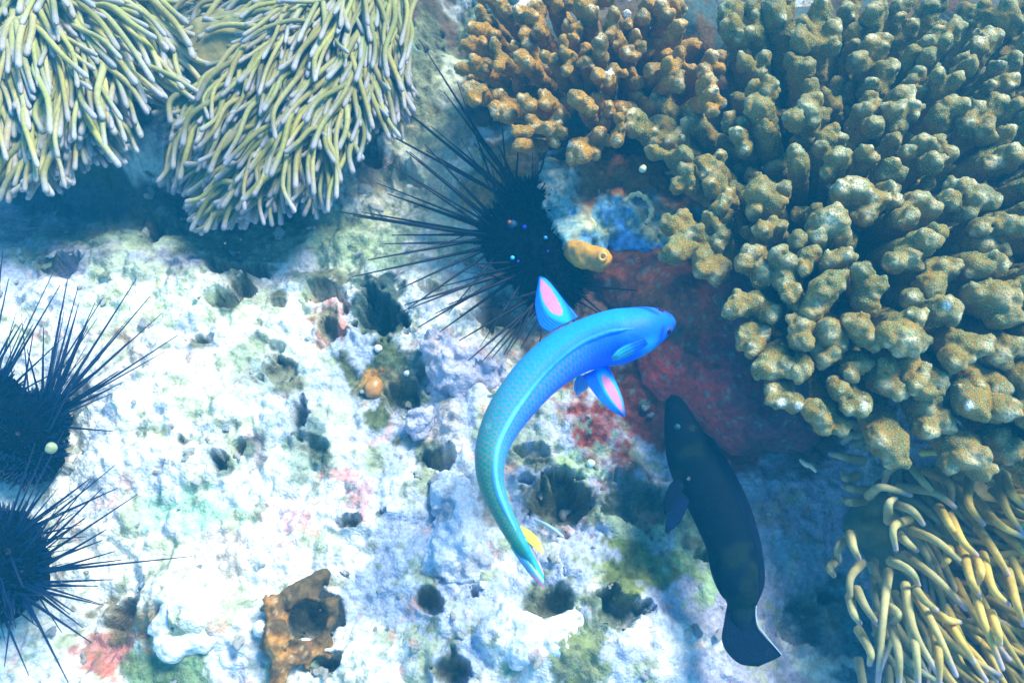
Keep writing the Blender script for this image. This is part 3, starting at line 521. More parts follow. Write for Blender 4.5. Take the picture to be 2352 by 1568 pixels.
coral(gc, P(1950, 480, .02), 'large brown coral of stubby fingers covered in fine teal polyps, filling the right side', 'branching coral colonies on the reef', 'g', M_green, P(1930, 500, .0), zg,
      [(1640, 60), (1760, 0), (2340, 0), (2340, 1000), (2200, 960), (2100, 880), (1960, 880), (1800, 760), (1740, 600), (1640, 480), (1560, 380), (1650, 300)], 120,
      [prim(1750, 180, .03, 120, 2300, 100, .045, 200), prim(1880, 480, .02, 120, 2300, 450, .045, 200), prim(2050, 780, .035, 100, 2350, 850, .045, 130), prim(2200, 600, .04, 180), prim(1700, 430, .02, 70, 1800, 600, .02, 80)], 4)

# ------------------------------------------------------------------ sea anemones
def tent_mesh(pts, r0, r1, body, tipc, tiplen=.16, n=16, sides=7, tipr=1.15):
    p = spline(pts, n); t = np.linspace(0, 1, n)
    # close the rounded end with a few tight rings
    t = np.concatenate([t[:-1], [1-.5/n, 1-.2/n, 1.0]]); u = t*(n-1); k = np.clip(u.astype(int), 0, n-2); p = p[k]+(p[k+1]-p[k])*(u-k)[:, None]
    r = r0+(r1-r0)*t; r = r*(1+(tipr-1)*np.exp(-((t-.93)/.06)**2)); r[-3:] = r[-3]*np.array([1, .75, .12])
    V_, q, tt = tube(p, r, sides); tv = np.repeat(t, sides); body = np.asarray(body)
    wob = 1+.12*np.sin(tv*9+RS.uniform(0, 6))
    c = np.outer(wob, body); c = mixc(c, tipc, sstep(1-tiplen*2.2, 1-tiplen*.2, tv)*.62)
    return mesh('tentacle', V_, q, c, M_tent)
LIL = (.42, .39, .52)
def anemone(loc, label, col_prims, lift=(.0, .0)):
    e = empty('sea_anemone', loc, label, 'sea anemone'); e['group'] = 'sea anemones on the reef'
    V_, Q_ = sdf(col_prims, .003, k=.03, bumps=((.004, .02), (.002, .007)), seed=2)
    link('anemone_disc', mesh('anemone_disc', V_, Q_, mixc(np.zeros((len(V_), 3))+np.array((.24, .20, .07)), (.12, .14, .07), sstep(-.2, .3, fbm(V_[:, 0]*60, V_[:, 1]*60, o=3, seed=4))), M_column), e)
    return e
ea = anemone(P(110, 60, .06), 'left anemone in the top left corner with lit cream tentacles hanging down', [prim(20, -20, .025, 130, 160, 60, .03, 150), prim(-40, 130, .02, 130, 120, 150, .02, 120), prim(250, 80, -.01, 80)])
POLY_A = [(-60, -60), (420, -60), (495, 80), (495, 210), (420, 270), (345, 270), (340, 340), (275, 405), (230, 390), (150, 450), (90, 455), (-60, 490)]
POLY_B = [(345, 290), (480, 190), (375, 60), (380, -60), (830, -60), (880, 40), (935, 110), (965, 230), (930, 330), (850, 340), (800, 430), (745, 505), (640, 520), (560, 530), (440, 545), (415, 470), (345, 425), (390, 360)]
def field(e, n, poly, cc, mid, rr, zc, zdrop, L0, L1, rad, body, seed, spread=9):
    rnd = random.Random(seed); k = 0
    while k < n:
        x = rnd.uniform(min(p[0] for p in poly), max(p[0] for p in poly)); y = rnd.uniform(min(p[1] for p in poly), max(p[1] for p in poly))
        if not inside(poly, x, y): continue
        th = math.atan2(y-cc[1], x-cc[0])+R(rnd.gauss(0, spread*1.2)+16*math.sin(x*.013+y*.017)); d = min(math.hypot(x-cc[0], y-cc[1])*.9+30, rnd.uniform(L0, L1)); bx, by = x-d*math.cos(th), y-d*math.sin(th)
        q = math.hypot((x-mid[0])/rr[0], (y-mid[1])/rr[1]); qb = math.hypot((bx-mid[0])/rr[0], (by-mid[1])/rr[1]); hi = rnd.uniform(-.012, .014)
        zt = zc-zdrop*min(q, 1.4)**2+hi+rnd.uniform(-.004, .004); zb = zc-zdrop*min(qb, 1.4)**2-.010+hi*.4; p0, p3 = P(bx, by, zb), P(x, y, zt); side = nrm(np.cross(p3-p0, FWD)); up = rnd.uniform(.002, .008); w1 = rnd.gauss(0, .003); w2 = rnd.gauss(0, .003)
        p1 = p0*.67+p3*.33+np.array([0, 0, up])+side*w1; p2 = p0*.3+p3*.7+np.array([0, 0, up*.8])+side*w2
        if rnd.random() < .10: p3 = p3+side*rnd.uniform(-.012, .012)+np.array([0, 0, rnd.uniform(0, .008)])
        r = rad*rnd.uniform(.8, 1.15)*PX(p3); c = np.array(body)*rnd.uniform(.75, 1.2)*np.array([rnd.uniform(.92, 1.1), 1, rnd.uniform(.75, 1.25)])
        link('tentacle', tent_mesh([p0, p1, p2, p3], r*1.1, r*.80, c, np.array(LIL)*rnd.uniform(.75, 1.05), rnd.uniform(.09, .17)), e); k += 1
def inside(poly, x, y):
    c = False
    for i in range(len(poly)):
        (a, b), (p, q) = poly[i], poly[i-1]
        if (b > y) != (q > y) and x < (p-a)*(y-b)/(q-b)+a: c = not c
    return c
GA = (POLY_A, (90, -90), (120, 120), (420, 380), .092, .045); GB = (POLY_B, (850, -60), (680, 160), (340, 400), .088, .045)
field(ea, 296, *GA, 130, 240, 7.8, (.35, .33, .12), 11)
eb = anemone(P(740, 130, .05), 'middle anemone between its neighbour and the urchin, tentacles swept to lower left', [prim(560, 180, .02, 150, 800, 110, .03, 110), prim(600, 300, .02, 110, 780, 260, .02, 110), prim(700, 60, -.01, 60, 760, 40, .01, 90), prim(880, 160, .02, 55)])
field(eb, 298, *GB, 120, 220, 6.7, (.27, .255, .09), 12)
def stuff_field(parent, *a, **k):        # tentacles past the first three hundred: one joined part
    tmp = bpy.data.objects.new('tmp', None); before = set(bpy.data.objects); field(tmp, *a, **k)
    new = [o for o in bpy.data.objects if o not in before]; Vs = []; Qs = []; Cs = []; off = 0
    for o in new:
        me = o.data; n = len(me.vertices); v = np.empty(n*3, np.float32); me.vertices.foreach_get('co', v); c = np.empty(n*4, np.float32); me.color_attributes['Col'].data.foreach_get('color', c)
        q = np.empty(len(me.loops), np.int32); me.loops.foreach_get('vertex_index', q); Vs.append(v.reshape(-1, 3)); Qs.append(q.reshape(-1, 4)+off); Cs.append(c.reshape(-1, 4)[:, :3]); off += n
        bpy.data.objects.remove(o); bpy.data.meshes.remove(me)
    bpy.data.objects.remove(tmp)
    o = link('tentacle_mass', mesh('tentacle_mass', np.concatenate(Vs), np.concatenate(Qs), np.concatenate(Cs), M_tent), parent); o['kind'] = 'stuff'
GA2 = GA[:4]+(.082, .045); GB2 = GB[:4]+(.078, .045)
stuff_field(eb, 900, *GB2, 110, 200, 6.6, (.22, .22, .09), 13)
stuff_field(ea, 560, *GA2, 120, 220, 7.8, (.35, .32, .15), 14)
# the lower right one, tentacle by tentacle
ZC = lambda u, v: (1525.2+.385*u, 964.7+.385*v)
LONG = [[(1220,450),(1300,400),(1480,450)], [(1340,600),(1340,500),(1385,462)], [(1460,590),(1370,640),(1385,780)], [(1400,680),(1450,730),(1510,780)], [(1380,500),(1480,540),(1550,625)], [(1450,240),(1540,360),(1630,450)], [(1400,400),(1600,430),(1745,525)],
 [(1480,660),(1640,730),(1825,895)], [(1430,800),(1620,940),(1810,1135)], [(1350,840),(1470,900),(1520,990)], [(1500,1010),(1560,1080),(1630,1135)], [(1180,850),(1110,950),(1120,1135)], [(1150,1010),(1200,1110),(1280,1225)], [(1120,680),(1040,760),(1045,845)],
 [(1030,830),(990,880),(1015,930)], [(1110,680),(1130,760),(1165,830)], [(1340,900),(1310,1150),(1270,1640)], [(1440,980),(1490,1250),(1640,1525)], [(1500,1040),(1620,1250),(1750,1535)], [(1640,520),(1700,620),(1750,710)], [(1700,560),(1780,720),(1870,810)],
 [(1820,350),(1820,500),(1910,630)], [(1990,300),(2030,500),(2140,680)], [(2020,320),(2080,440),(2148,520)], [(1870,480),(2000,620),(2148,700)], [(1870,640),(1970,780),(2070,950)], [(1900,800),(1960,1000),(2060,1105)], [(1830,900),(1900,1180),(2025,1495)],
 [(2050,900),(2100,1080),(2148,1230)], [(1780,760),(1830,950),(1885,1050)], [(1860,820),(1890,900),(1875,975)], [(1620,1150),(1690,1190),(1770,1205)], [(1700,1210),(1780,1330),(1855,1450)], [(1560,300),(1700,380),(1720,500)], [(1330,1100),(1400,1160),(1360,1210)],
 [(1160,1250),(1230,1380),(1225,1460)], [(1110,1050),(1130,1150),(1170,1215)], [(1350,1200),(1400,1400),(1400,1620)], [(1440,1150),(1500,1350),(1520,1620)], [(1180,60),(1120,20),(1060,40)], [(1220,110),(1130,90),(1060,140)], [(1260,130),(1190,130),(1110,160)], [(1300,150),(1240,150),(1180,180)],
 [(1180,240),(1080,220),(985,200)], [(1150,330),(1090,350),(1060,310)], [(1200,420),(1120,410),(1065,390)], [(1190,480),(1110,490),(1060,460)], [(1700,770),(1690,830),(1660,870)], [(1950,1150),(1990,1260),(2005,1340)], [(1600,1250),(1640,1400),(1640,1600)], [(1780,180),(1560,190),(1545,210)], [(1980,240),(2060,250),(1975,300)], [(1450,250),(1350,290),(1310,380)]]
ec = anemone(P(2060, 1250, .0), 'lower right anemone under the coral with long loose golden tentacles', [prim(1990, 1220, -.015, 50, 2090, 1200, -.015, 75), prim(2080, 1150, -.02, 80, 2300, 1150, -.02, 130), prim(2120, 1280, -.02, 90, 2330, 1350, -.02, 150), prim(2150, 1420, -.02, 80, 2300, 1560, -.02, 140)])
rnd = random.Random(5); YEL = (.60, .42, .10)
def ctent(a, b, c, zb, zt, rr, colr, arch=.010):
    p0 = P(*a, zb); p2 = P(*c, zt); p1 = P(*b, max(zb, zt)+arch); r = rr*PX(p2)
    link('tentacle', tent_mesh([p0, p1, p2], r*1.2, r*.56, colr, np.array((.40, .36, .60)), .13, n=20, sides=8, tipr=1.0), ec)
for i, (a, b, c) in enumerate(LONG):
    sh = sstep(1350, 1700, a[0]); up = .012+.03*float(sstep(900, 1500, c[0]))+rnd.uniform(-.004, .008)
    ctent(ZC(*a), ZC(*b), ZC(*c), up+.002, up+.012, 10.2, np.array(YEL)*rnd.uniform(.8, 1.15)*np.array([.62+.38*sh, .80+.2*sh, 1+.6*(1-sh)]))
for i in range(238):
    x, y = rnd.uniform(1150, 2330), rnd.uniform(250, 1560)
    if x < 1330 and y < 800: continue
    if x < 1300 and rnd.random() < .6: continue
    th = R(25+60*float(sstep(1150, 2200, 3200-x-y*.3))*1.0+rnd.uniform(-25, 25)+20*float(sstep(500, 1400, y))); Lq = rnd.uniform(380, 760)
    a = (x, y); c = (x+Lq*math.cos(th), y+Lq*math.sin(th)); b = (x+Lq*.5*math.cos(th+R(rnd.uniform(-24, 24))), y+Lq*.5*math.sin(th+R(rnd.uniform(-24, 24))))
    z0 = rnd.uniform(-.004, .020)+.022*float(sstep(1500, 2000, x))*float(sstep(1300, 700, y)); sh = float(sstep(1250, 1700, x))
    ctent(ZC(*a), ZC(*b), ZC(*c), z0, z0+.006, rnd.uniform(8, 10), np.array(YEL)*rnd.uniform(.55, .95)*np.array([.55+.4*sh, .8+.2*sh, 1+.9*(1-sh)]), .006)

# ------------------------------------------------------------------ long-spined urchins
Vs_, Qs_, _ = tube(np.array([[0, 0, z] for z in np.linspace(0, 1, 9)])+np.array([[.004*math.sin(z*3), 0, 0] for z in np.linspace(0, 1, 9)]), np.linspace(1, .22, 9), 6)
Vs_[:, :2] *= 1
SPINE = mesh('spine', Vs_, Qs_, None, M_black); SPINE_N = mesh('spine', Vs_, Qs_, None, M_navy)
def spine(e, base, tip, r, seedm=False):
    o = link('spine', SPINE_N if seedm else SPINE, e); d = Vector(tip-base); ln = d.length
    o.matrix_local = Matrix.Translation(Vector(base)-e.location) @ d.to_track_quat('Z', 'Y').to_matrix().to_4x4() @ Matrix.Rotation(random.uniform(0, 6.28), 4, 'Z') @ Matrix.Diagonal((r, r, ln, 1))
def urchin(label, tests, tips, rand, seed, rw=3.3, m=None):
    c0 = tests[0]; e = empty('sea_urchin', P(c0[0], c0[1], c0[2]-c0[3]*.0003), label, 'sea urchin'); e['group'] = 'long spined black urchins'
    V_, Q_ = sdf([prim(*t) for t in tests], .0016, k=.012, bumps=((.0025, .005), (.0015, .0025)), seed=seed); link('test', mesh('test', V_, Q_, None, M_test), e)
    rnd = random.Random(seed); C = [(P(t[0], t[1], t[2]), t[3]*PX(P(t[0], t[1], t[2]))) for t in tests]
    for (x, y, z) in tips:
        tp = P(x, y, z); cc, rr = min(C, key=lambda q: np.linalg.norm(q[0]-tp)); base = cc+nrm(tp-cc+np.array([rnd.uniform(-.02, .02), rnd.uniform(-.02, .02), 0]))*rr*.8
        spine(e, base, tp, rw*PX(tp)*rnd.uniform(1.1, 1.4), m is not None)
    for (n, a0, a1, l0, l1, zr) in rand:
        for i in range(n):
            th = R(rnd.uniform(a0, a1)); ln = rnd.uniform(l0, l1); cc, rr = rnd.choice(C); lift = rnd.uniform(*zr)
            d = nrm(np.array([math.cos(th), -math.sin(th), lift])); base = cc+d*rr*.75; tp = cc+d*(rr+ln*PX(cc)); spine(e, base, tp, rw*PX(cc)*rnd.uniform(.75, 1.2)*min(1, .55+ln/500.), m is not None)
    # the dense fur of short secondary spines
    Vf = []; Qf = []; off = 0
    for i in range(1500):
        cc, rr = rnd.choice(C); d = nrm(np.array([rnd.gauss(0, 1), rnd.gauss(0, 1), abs(rnd.gauss(0, 1))])); b = cc+d*rr*.9; t = cc+d*(rr+rnd.uniform(.002, .0085)); v, q, _ = tube(np.array([b, (b+t)/2, t]), np.array([.0010, .0008, .0003]), 4)
        Vf.append(v); Qf.append(q+off); off += len(v)
    o = link('short_spines', mesh('short_spines', np.concatenate(Vf), np.concatenate(Qf), None, m or M_test), e); o['kind'] = 'stuff'
    return e, C
tips = [(962, 90, .07), (1020, 212, .06), (868, 203, .05), (815, 267, .06), (990, 290, .06), (980, 347, .04), (865, 420, .06), (770, 485, .05), (830, 487, .03), (812, 496, .02), (845, 597, .06), (808, 636, .05), (915, 665, .04), (937, 710, .05), (960, 752, .04),
        (1010, 762, .03), (1055, 782, .05), (1075, 828, .05), (1108, 830, .05), (1130, 822, .03), (1157, 815, .03), (1196, 800, .05), (1188, 775, .04), (1463, 667, .06), (1385, 720, .05), (1090, 330, .05), (1145, 335, .04), (1115, 395, .05), (1150, 410, .05), (930, 700, .05),
        (900, 540, .03), (880, 560, .03), (1030, 700, .06), (1000, 720, .06), (1240, 790, .03), (1140, 700, .06), (890, 445, .02), (1060, 250, .03), (1180, 390, .05), (1205, 400, .05), (1225, 405, .045), (1245, 415, .045), (1262, 425, .045)]
eu, C = urchin('black long spined urchin between the rock and the coral ledge, spines fanned left', [(1175, 545, .026, 74), (1215, 485, .030, 62), (1230, 600, .028, 78), (1270, 655, .020, 66)], tips,
       [(15, 100, 200, 120, 300, (.0, .9)), (10, 200, 250, 160, 330, (.1, .8)), (4, 0, 70, 60, 160, (.0, .4)), (18, 250, 290, 100, 230, (.0, .5))], 41, 4.2)
def spot(e, x, y, z, r, col, nm='blue_spot'):
    p = P(x, y, z); V_, Q_ = sdf([(p, p, r*PX(p), r*PX(p))], r*PX(p)/3.5, k=.001, pad=r*PX(p)); link(nm, mesh(nm, V_, Q_, np.array(col), M_fish), e)
for (x, y, z, r, c) in ((1177, 592, .054, 5, (.05, .50, .95)), (1253, 546, .055, 4.5, (.05, .35, .85)), (1205, 521, .056, 4.5, (.02, .04, .85)), (1258, 577, .053, 3, (.03, .03, .6)), (1190, 600, .053, 3, (.03, .03, .6))): spot(eu, x, y, z, r, c)
p = P(1177, 516, .052); V_, Q_ = sdf([(p, p, 11*PX(p), 11*PX(p))], .0008); link('anal_cone', mesh('anal_cone', V_, Q_, np.array((.02, .06, .14)), M_fish), eu); spot(eu, 1170, 510, .0565, 4.5, (.45, .15, .04), 'orange_ring')
urchin('upper left urchin cut by the frame edge, dark blue with fine spines pointing up right', [(36, 1000, .020, 86), (98, 965, .016, 54), (80, 1052, .014, 58), (-30, 940, .03, 84)],
       [(6, 578, .08), (155, 642, .06), (312, 642, .05), (50, 742, .06), (36, 745, .05), (100, 752, .06), (200, 742, .05), (345, 680, .04), (408, 770, .04), (250, 830, .03), (275, 850, .04), (180, 700, .05), (120, 800, .06), (62, 800, .07), (258, 990, .02), (20, 640, .06), (210, 860, .05), (230, 820, .05)],
       [(26, 262, 340, 130, 330, (.0, .7)), (12, 300, 345, 60, 160, (.1, .8))], 42, 3.4, M_navy)
urchin('lower left urchin cut by the frame edge with thick blue black spines all round', [(-8, 1290, .033, 88), (30, 1325, .028, 68), (10, 1245, .028, 68), (-15, 1360, .023, 68)],
       [(440, 1277, .05), (235, 1240, .05), (315, 1135, .04), (205, 1100, .05), (270, 1120, .03), (195, 1190, .05), (230, 1388, .05), (170, 1405, .05), (190, 1440, .04), (210, 1475, .05), (157, 1567, .06), (105, 1460, .05), (10, 1530, .06), (280, 1285, .04), (265, 1265, .04), (245, 1215, .04), (260, 1330, .04), (225, 1345, .03), (160, 1410, .03), (100, 1180, .07), (60, 1150, .06), (125, 1375, .08), (36, 1440, .06)],
       [(36, -75, 80, 90, 250, (.0, .9)), (18, -60, 40, 60, 160, (.2, .9))], 43, 3.8, M_navy)

# ------------------------------------------------------------------ the moon wrasse
def body_loft(cl, hw, z, n, m, tilt, high=1.3, sx=1.0):
    """cl: centre line in view pixels, hw: half widths; returns rings, N and U frames"""
    c2 = spline([list(p)+[q, t, zz] for p, q, t, zz in zip(cl, hw, tilt, z)], n)
    pts = P(c2[:, 0], c2[:, 1], c2[:, 4]); T = np.gradient(pts, axis=0); T /= np.linalg.norm(T, axis=1)[:, None]
    V_ = []; fr = []
    for i in range(n):
        up = nrm(CAM-pts[i]); N = nrm(np.cross(T[i], up)); U = nrm(np.cross(N, T[i])); a = R(c2[i, 3]); N2 = N*math.cos(a)+U*math.sin(a); U2 = -N*math.sin(a)+U*math.cos(a)
        w_ = c2[i, 2]*PX(pts[i]); th = np.arange(m)*2*math.pi/m
        V_.append(pts[i]+w_*(np.cos(th)[:, None]*N2*1.0+high*np.sin(th)[:, None]*U2)); fr.append((pts[i], N2, U2, w_, T[i]))
    i, j = np.meshgrid(np.arange(n-1), np.arange(m), indexing='ij'); q = np.stack([i*m+j, i*m+(j+1) % m, (i+1)*m+(j+1) % m, (i+1)*m+j], -1).reshape(-1, 4)
    q = np.vstack([q]); return np.concatenate(V_), q, fr
def fin(name, A, B, za, zb, thick, cf, parent, m=None, nu=40, nv=32, ripple=.00013, rays=14):
    """a thin fin spanned between two edges given in view pixels; cf(u, v) colour, u along, v across"""
    a = spline([list(p)+[za] for p in A], nu) if not hasattr(za, '__len__') else spline([list(p)+[q] for p, q in zip(A, za)], nu)
    b = spline([list(p)+[zb] for p in B], nu) if not hasattr(zb, '__len__') else spline([list(p)+[q] for p, q in zip(B, zb)], nu)
    pa, pb = P(a[:, 0], a[:, 1], a[:, 2]), P(b[:, 0], b[:, 1], b[:, 2]); v = np.linspace(0, 1, nv)
    G = pa[:, None]*(1-v)[None, :, None]+pb[:, None]*v[None, :, None]; n_ = np.cross(pa[-1]-pa[0], pb[nu//2]-pa[nu//2]); n_ = nrm(n_)
    if n_ @ FWD > 0: n_ = -n_
    u_, v_ = np.meshgrid(np.linspace(0, 1, nu), v, indexing='ij'); edge = np.clip(4*v_*(1-v_), 0, 1)**.5*np.clip((1-u_)*6, .12, 1); rip = ripple*np.sin(v_*rays*2*math.pi)
    top = G+n_*((thick*edge+rip)[..., None]); bot = G-n_*((thick*edge-rip)[..., None])
    V_ = np.concatenate([top.reshape(-1, 3), bot.reshape(-1, 3)]); i, j = np.meshgrid(np.arange(nu-1), np.arange(nv-1), indexing='ij'); q = np.stack([i*nv+j, i*nv+j+1, (i+1)*nv+j+1, (i+1)*nv+j], -1).reshape(-1, 4)
    off = nu*nv; Q_ = [q, q[:, ::-1]+off]
    for k in (0, nv-1): r = np.arange(nu-1); Q_.append(np.stack([r*nv+k, (r+1)*nv+k, (r+1)*nv+k+off, r*nv+k+off], -1))
    for k in (0, nu-1): r = np.arange(nv-1); Q_.append(np.stack([k*nv+r, k*nv+r+1, k*nv+r+1+off, k*nv+r+off], -1))
    c = cf(u_, v_).reshape(-1, 3); return link(name, mesh(name, V_, np.concatenate(Q_), np.vstack([c, c]), m or M_fish), parent)
WZ = .125
wr = empty('wrasse', P(1250, 850, WZ), 'bright blue and teal wrasse curved like a crescent, pink centred side fins spread', 'fish')
cl = [(1545, 741), (1538, 742), (1520, 744), (1490, 752), (1455, 764), (1420, 773), (1380, 782), (1330, 798), (1280, 826), (1232, 866), (1190, 915), (1158, 962), (1134, 1015), (1125, 1065), (1130, 1115), (1152, 1172), (1178, 1222), (1198, 1256), (1216, 1284), (1232, 1310)]
hw = [3, 17, 33, 50, 62, 68, 66, 62, 61, 58, 54, 49, 42, 36, 30.5, 24.5, 22, 18, 10, 3]
zz = [WZ-.012, WZ-.011, WZ-.008, WZ-.004]+[WZ]*10+[WZ-.004, WZ-.008, WZ-.012, WZ-.014, WZ-.017, WZ-.019]
tl = [-6]*5+[-9, -10, -6, 0, 6, 10, 13, 15, 16, 17, 18, 18, 18, 18, 18]
NB, MB_ = 420, 120
V_, Q_, fr = body_loft(cl, [h_*.94 for h_ in hw], zz, NB, MB_, tl, 1.22)
s_ = np.repeat(np.linspace(0, 1, NB), MB_); a_ = np.tile(np.arange(MB_)*2*math.pi/MB_, NB); side = np.cos(a_)   # +1 = which side
outer = float(np.sign((fr[200][1] @ (P(1000, 900, WZ)-fr[200][0]))))  # left of the body in the photograph
o_s = side*outer
c = np.zeros((len(V_), 3))+np.array((.006, .14, .90))
c = mixc(c, (.012, .26, .85), sstep(.10, .30, s_)*sstep(-.05, .5, o_s)); c = mixc(c, (.012, .27, .40), sstep(.36, .56, s_)*sstep(-.1, .3, o_s)); c = mixc(c, (.008, .20, .15), sstep(.52, .74, s_)*sstep(.25, -.0, -o_s))
c = mixc(c, (.012, .22, .86), sstep(.32, .5, s_)*sstep(.2, -.1, o_s)); c = mixc(c, (.02, .30, .34), sstep(.56, .76, s_)*sstep(.2, -.1, o_s))
c = mixc(c, (.05, .22, .42), sstep(.88, 1, s_)*sstep(-.1, .2, o_s)*.7)
c = mixc(c, (.05, .03, .70), sstep(.10, .05, s_)*.6); c = mixc(c, (.01, .02, .25), np.exp(-((s_-.040-.05*np.abs(side))/.005)**2)*sstep(.2, .5, np.abs(side))); c = mixc(c, (.01, .03, .38), np.exp(-((s_-.165-.03*np.abs(side))/.010)**2)*sstep(.15, .4, np.abs(side))*.8)
c = mixc(c, (.04, .01, .40), np.exp(-((s_-.105-.02*side)/.010)**2)*sstep(.1, .3, np.abs(side))*.7); c = mixc(c, (.10, .10, .75), np.exp(-((s_-.135-.03*side*outer)/.007)**2)*.5*sstep(.2, .5, np.abs(side)))
c = mixc(c, (.03, .40, .85), np.exp(-((s_-.24+.04*np.abs(side))/.02)**2)*sstep(-.3, -.7, o_s)*.8)
# thin vertical scale marks in offset rows
arc = s_*95; row = np.round(a_*11/math.pi*1.0); mk = np.abs((arc+.5*(row % 2)) % 1-.5); mk2 = np.abs((a_*11/math.pi) % 1-.5)
scl = sstep(.24, .08, np.abs(mk))*sstep(.46, .36, mk2)*sstep(.30, .48, s_-.10*(o_s > 0))*sstep(.93, .80, s_)
c = mixc(c, (.30, .13, .22), scl*.55)
link('body', mesh('body', V_, Q_, c, M_fish), wr)
# dorsal fin folded low along the back
rid = [f for f in fr[90:360]]; n = len(rid); vv = []; 
for i, f in enumerate(rid):
    k = float(sstep(0, 40, i)*sstep(n, n-40, i)); top = f[0]+f[2]*f[3]*1.22; hgt = (-.0002+.0022*k)*(1+.02*math.sin(i*.9)); w_ = .0016*k+.0004
    vv += [top-f[2]*.0014-f[1]*w_, top+f[2]*hgt*.7-f[1]*w_*.5, top+f[2]*hgt, top+f[2]*hgt*.7+f[1]*w_*.5, top-f[2]*.0014+f[1]*w_]
i, j = np.meshgrid(np.arange(n-1), np.arange(4), indexing='ij'); q = np.stack([i*5+j, i*5+j+1, (i+1)*5+j+1, (i+1)*5+j], -1).reshape(-1, 4)
t = np.repeat(np.linspace(0, 1, n), 5); cc = mixc(np.zeros((n*5, 3))+np.array((.02, .26, .95)), (.12, .50, .95), sstep(.35, .6, t)); cc = mixc(cc, (.10, .25, .85), (np.tile(np.arange(5), n) == 4)*.7)
link('dorsal_fin', mesh('dorsal_fin', np.array(vv), q, cc, M_fish), wr)
def pect(u, v):
    c = np.zeros(u.shape+(3,))+np.array((.01, .16, .85)); e = ((u-.56)/.42)**2+((v-.34)/.22)**2
    c = c*(1+.5*np.sin(v*75)[..., None]*sstep(.5, .7, v)[..., None]); c = mixc(c, (.02, .45, .98), sstep(2.6, 1.3, e)); c = mixc(c, (.86, .24, .42), sstep(1.0, .78, e)); return mixc(c, (.95, .42, .62), sstep(1, .8, e)*(.5+.5*np.sin(v*70))*.5)
fin('pectoral_fin', [(1328, 728), (1292, 682), (1262, 645), (1242, 634)], [(1262, 762), (1240, 748), (1229, 702), (1237, 636)], WZ+.004, [WZ-.002, WZ-.004, WZ-.004, WZ+.002], .0006, pect, wr)
fin('pectoral_fin', [(1396, 836), (1412, 870), (1430, 915), (1437, 956)], [(1338, 862), (1366, 905), (1400, 940), (1432, 957)], WZ-.004, WZ-.008, .0006, pect, wr)
fin('pelvic_fin', [(1325, 862), (1318, 885), (1322, 905)], [(1352, 862), (1350, 890), (1326, 908)], WZ-.022, WZ-.024, .0005, lambda u, v: np.zeros(u.shape+(3,))+np.array((.25, .45, .8)), wr, rays=5)
fin('gill_cover', [(1478, 776), (1450, 786), (1422, 800), (1404, 820)], [(1486, 790), (1460, 808), (1432, 822), (1408, 830)], WZ+.019, WZ+.009, .0018, lambda u, v: mixc(np.zeros(u.shape+(3,))+np.array((.02, .30, .55)), (.012, .16, .8), sstep(.5, .3, u)), wr, rays=4)
def tailc(u, v):
    c = np.zeros(u.shape+(3,))+np.array((.05, .18, .36)); c = mixc(c, (.45, .12, .30), sstep(.55, .85, u)*sstep(.3, .1, v)); c = mixc(c, (.02, .38, .90), sstep(.20, .32, v)); c = mixc(c, (.62, .70, .02), np.exp(-((v-.47)/.09)**2)*sstep(.0, .25, u))
    c = mixc(c, (.04, .45, .85), np.exp(-((v-.68)/.10)**2)); c = mixc(c, (.70, .42, .72), sstep(.80, .95, v)); return mixc(c, (.015, .24, .26), sstep(.30, .0, u)*.9)
fin('tail_fin', [(1172, 1256), (1195, 1290), (1222, 1325), (1248, 1350)], [(1212, 1228), (1226, 1262), (1240, 1292), (1250, 1318)], [WZ-.012, WZ-.016, WZ-.02, WZ-.022], [WZ-.012, WZ-.014, WZ-.018, WZ-.022], .0010, tailc, wr)
fin('tail_lobe', [(1190, 1222), (1212, 1245), (1232, 1262), (1247, 1274)], [(1196, 1206), (1222, 1222), (1240, 1242), (1250, 1268)], WZ-.012, WZ-.012, .0008, lambda u, v: mixc(np.zeros(u.shape+(3,))+np.array((.75, .68, .08)), (.80, .80, .30), sstep(.6, 1, u)), wr, rays=4)
fr_e = fr[60]
for sgn in (1, -1):
    ctr = fr_e[0]+fr_e[1]*sgn*fr_e[3]*.56+fr_e[2]*fr_e[3]*.96; ir = ctr-nrm(fr_e[1]*sgn*.5+fr_e[2])*.0011; V_, Q_ = sdf([(ir, ir, .0029, .0029)], .0005, pad=.002); link('iris', mesh('iris', V_, Q_, np.array((.10, .03, .45)), M_fish), wr); V_, Q_ = sdf([(ctr, ctr, .0021, .0021)], .0005, pad=.002); link('eye', mesh('eye', V_, Q_, np.array((.02, .03, .12)), M_black), wr)

# ------------------------------------------------------------------ the dark fish
DZ = .055
df = empty('dark_reef_fish', P(1640, 1200, DZ), 'dark blue black slender fish pointing up the picture, below the red rock', 'fish')
cl = [(1541, 907), (1545, 916), (1553, 940), (1566, 985), (1582, 1040), (1600, 1085), (1624, 1130), (1650, 1185), (1672, 1240), (1690, 1300), (1700, 1350), (1703, 1390), (1703, 1425), (1706, 1450)]
hw = [3, 17, 29, 44, 56, 60, 60, 59, 57, 52, 44, 34, 22, 6]
V_, Q_, fd = body_loft(cl, [h_*.93 for h_ in hw], [DZ-.004]*2+[DZ]*9+[DZ-.006, -.0+DZ-.008, DZ-.010], 220, 72, [0]*14, .62)
s_ = np.repeat(np.linspace(0, 1, 220), 72); n = fbm(V_[:, 0]*60, V_[:, 1]*60, V_[:, 2]*60, o=3, seed=5); a_ = np.tile(np.arange(72)*2*math.pi/72, 220)
c = np.zeros((len(V_), 3))+np.array((.001, .006, .016)); c = mixc(c, (.008, .020, .016), sstep(-.1, .3, n)*.8); c = mixc(c, (.006, .016, .032), sstep(.80, 1, s_))
link('body', mesh('body', V_, Q_, c, M_darkfish), df)
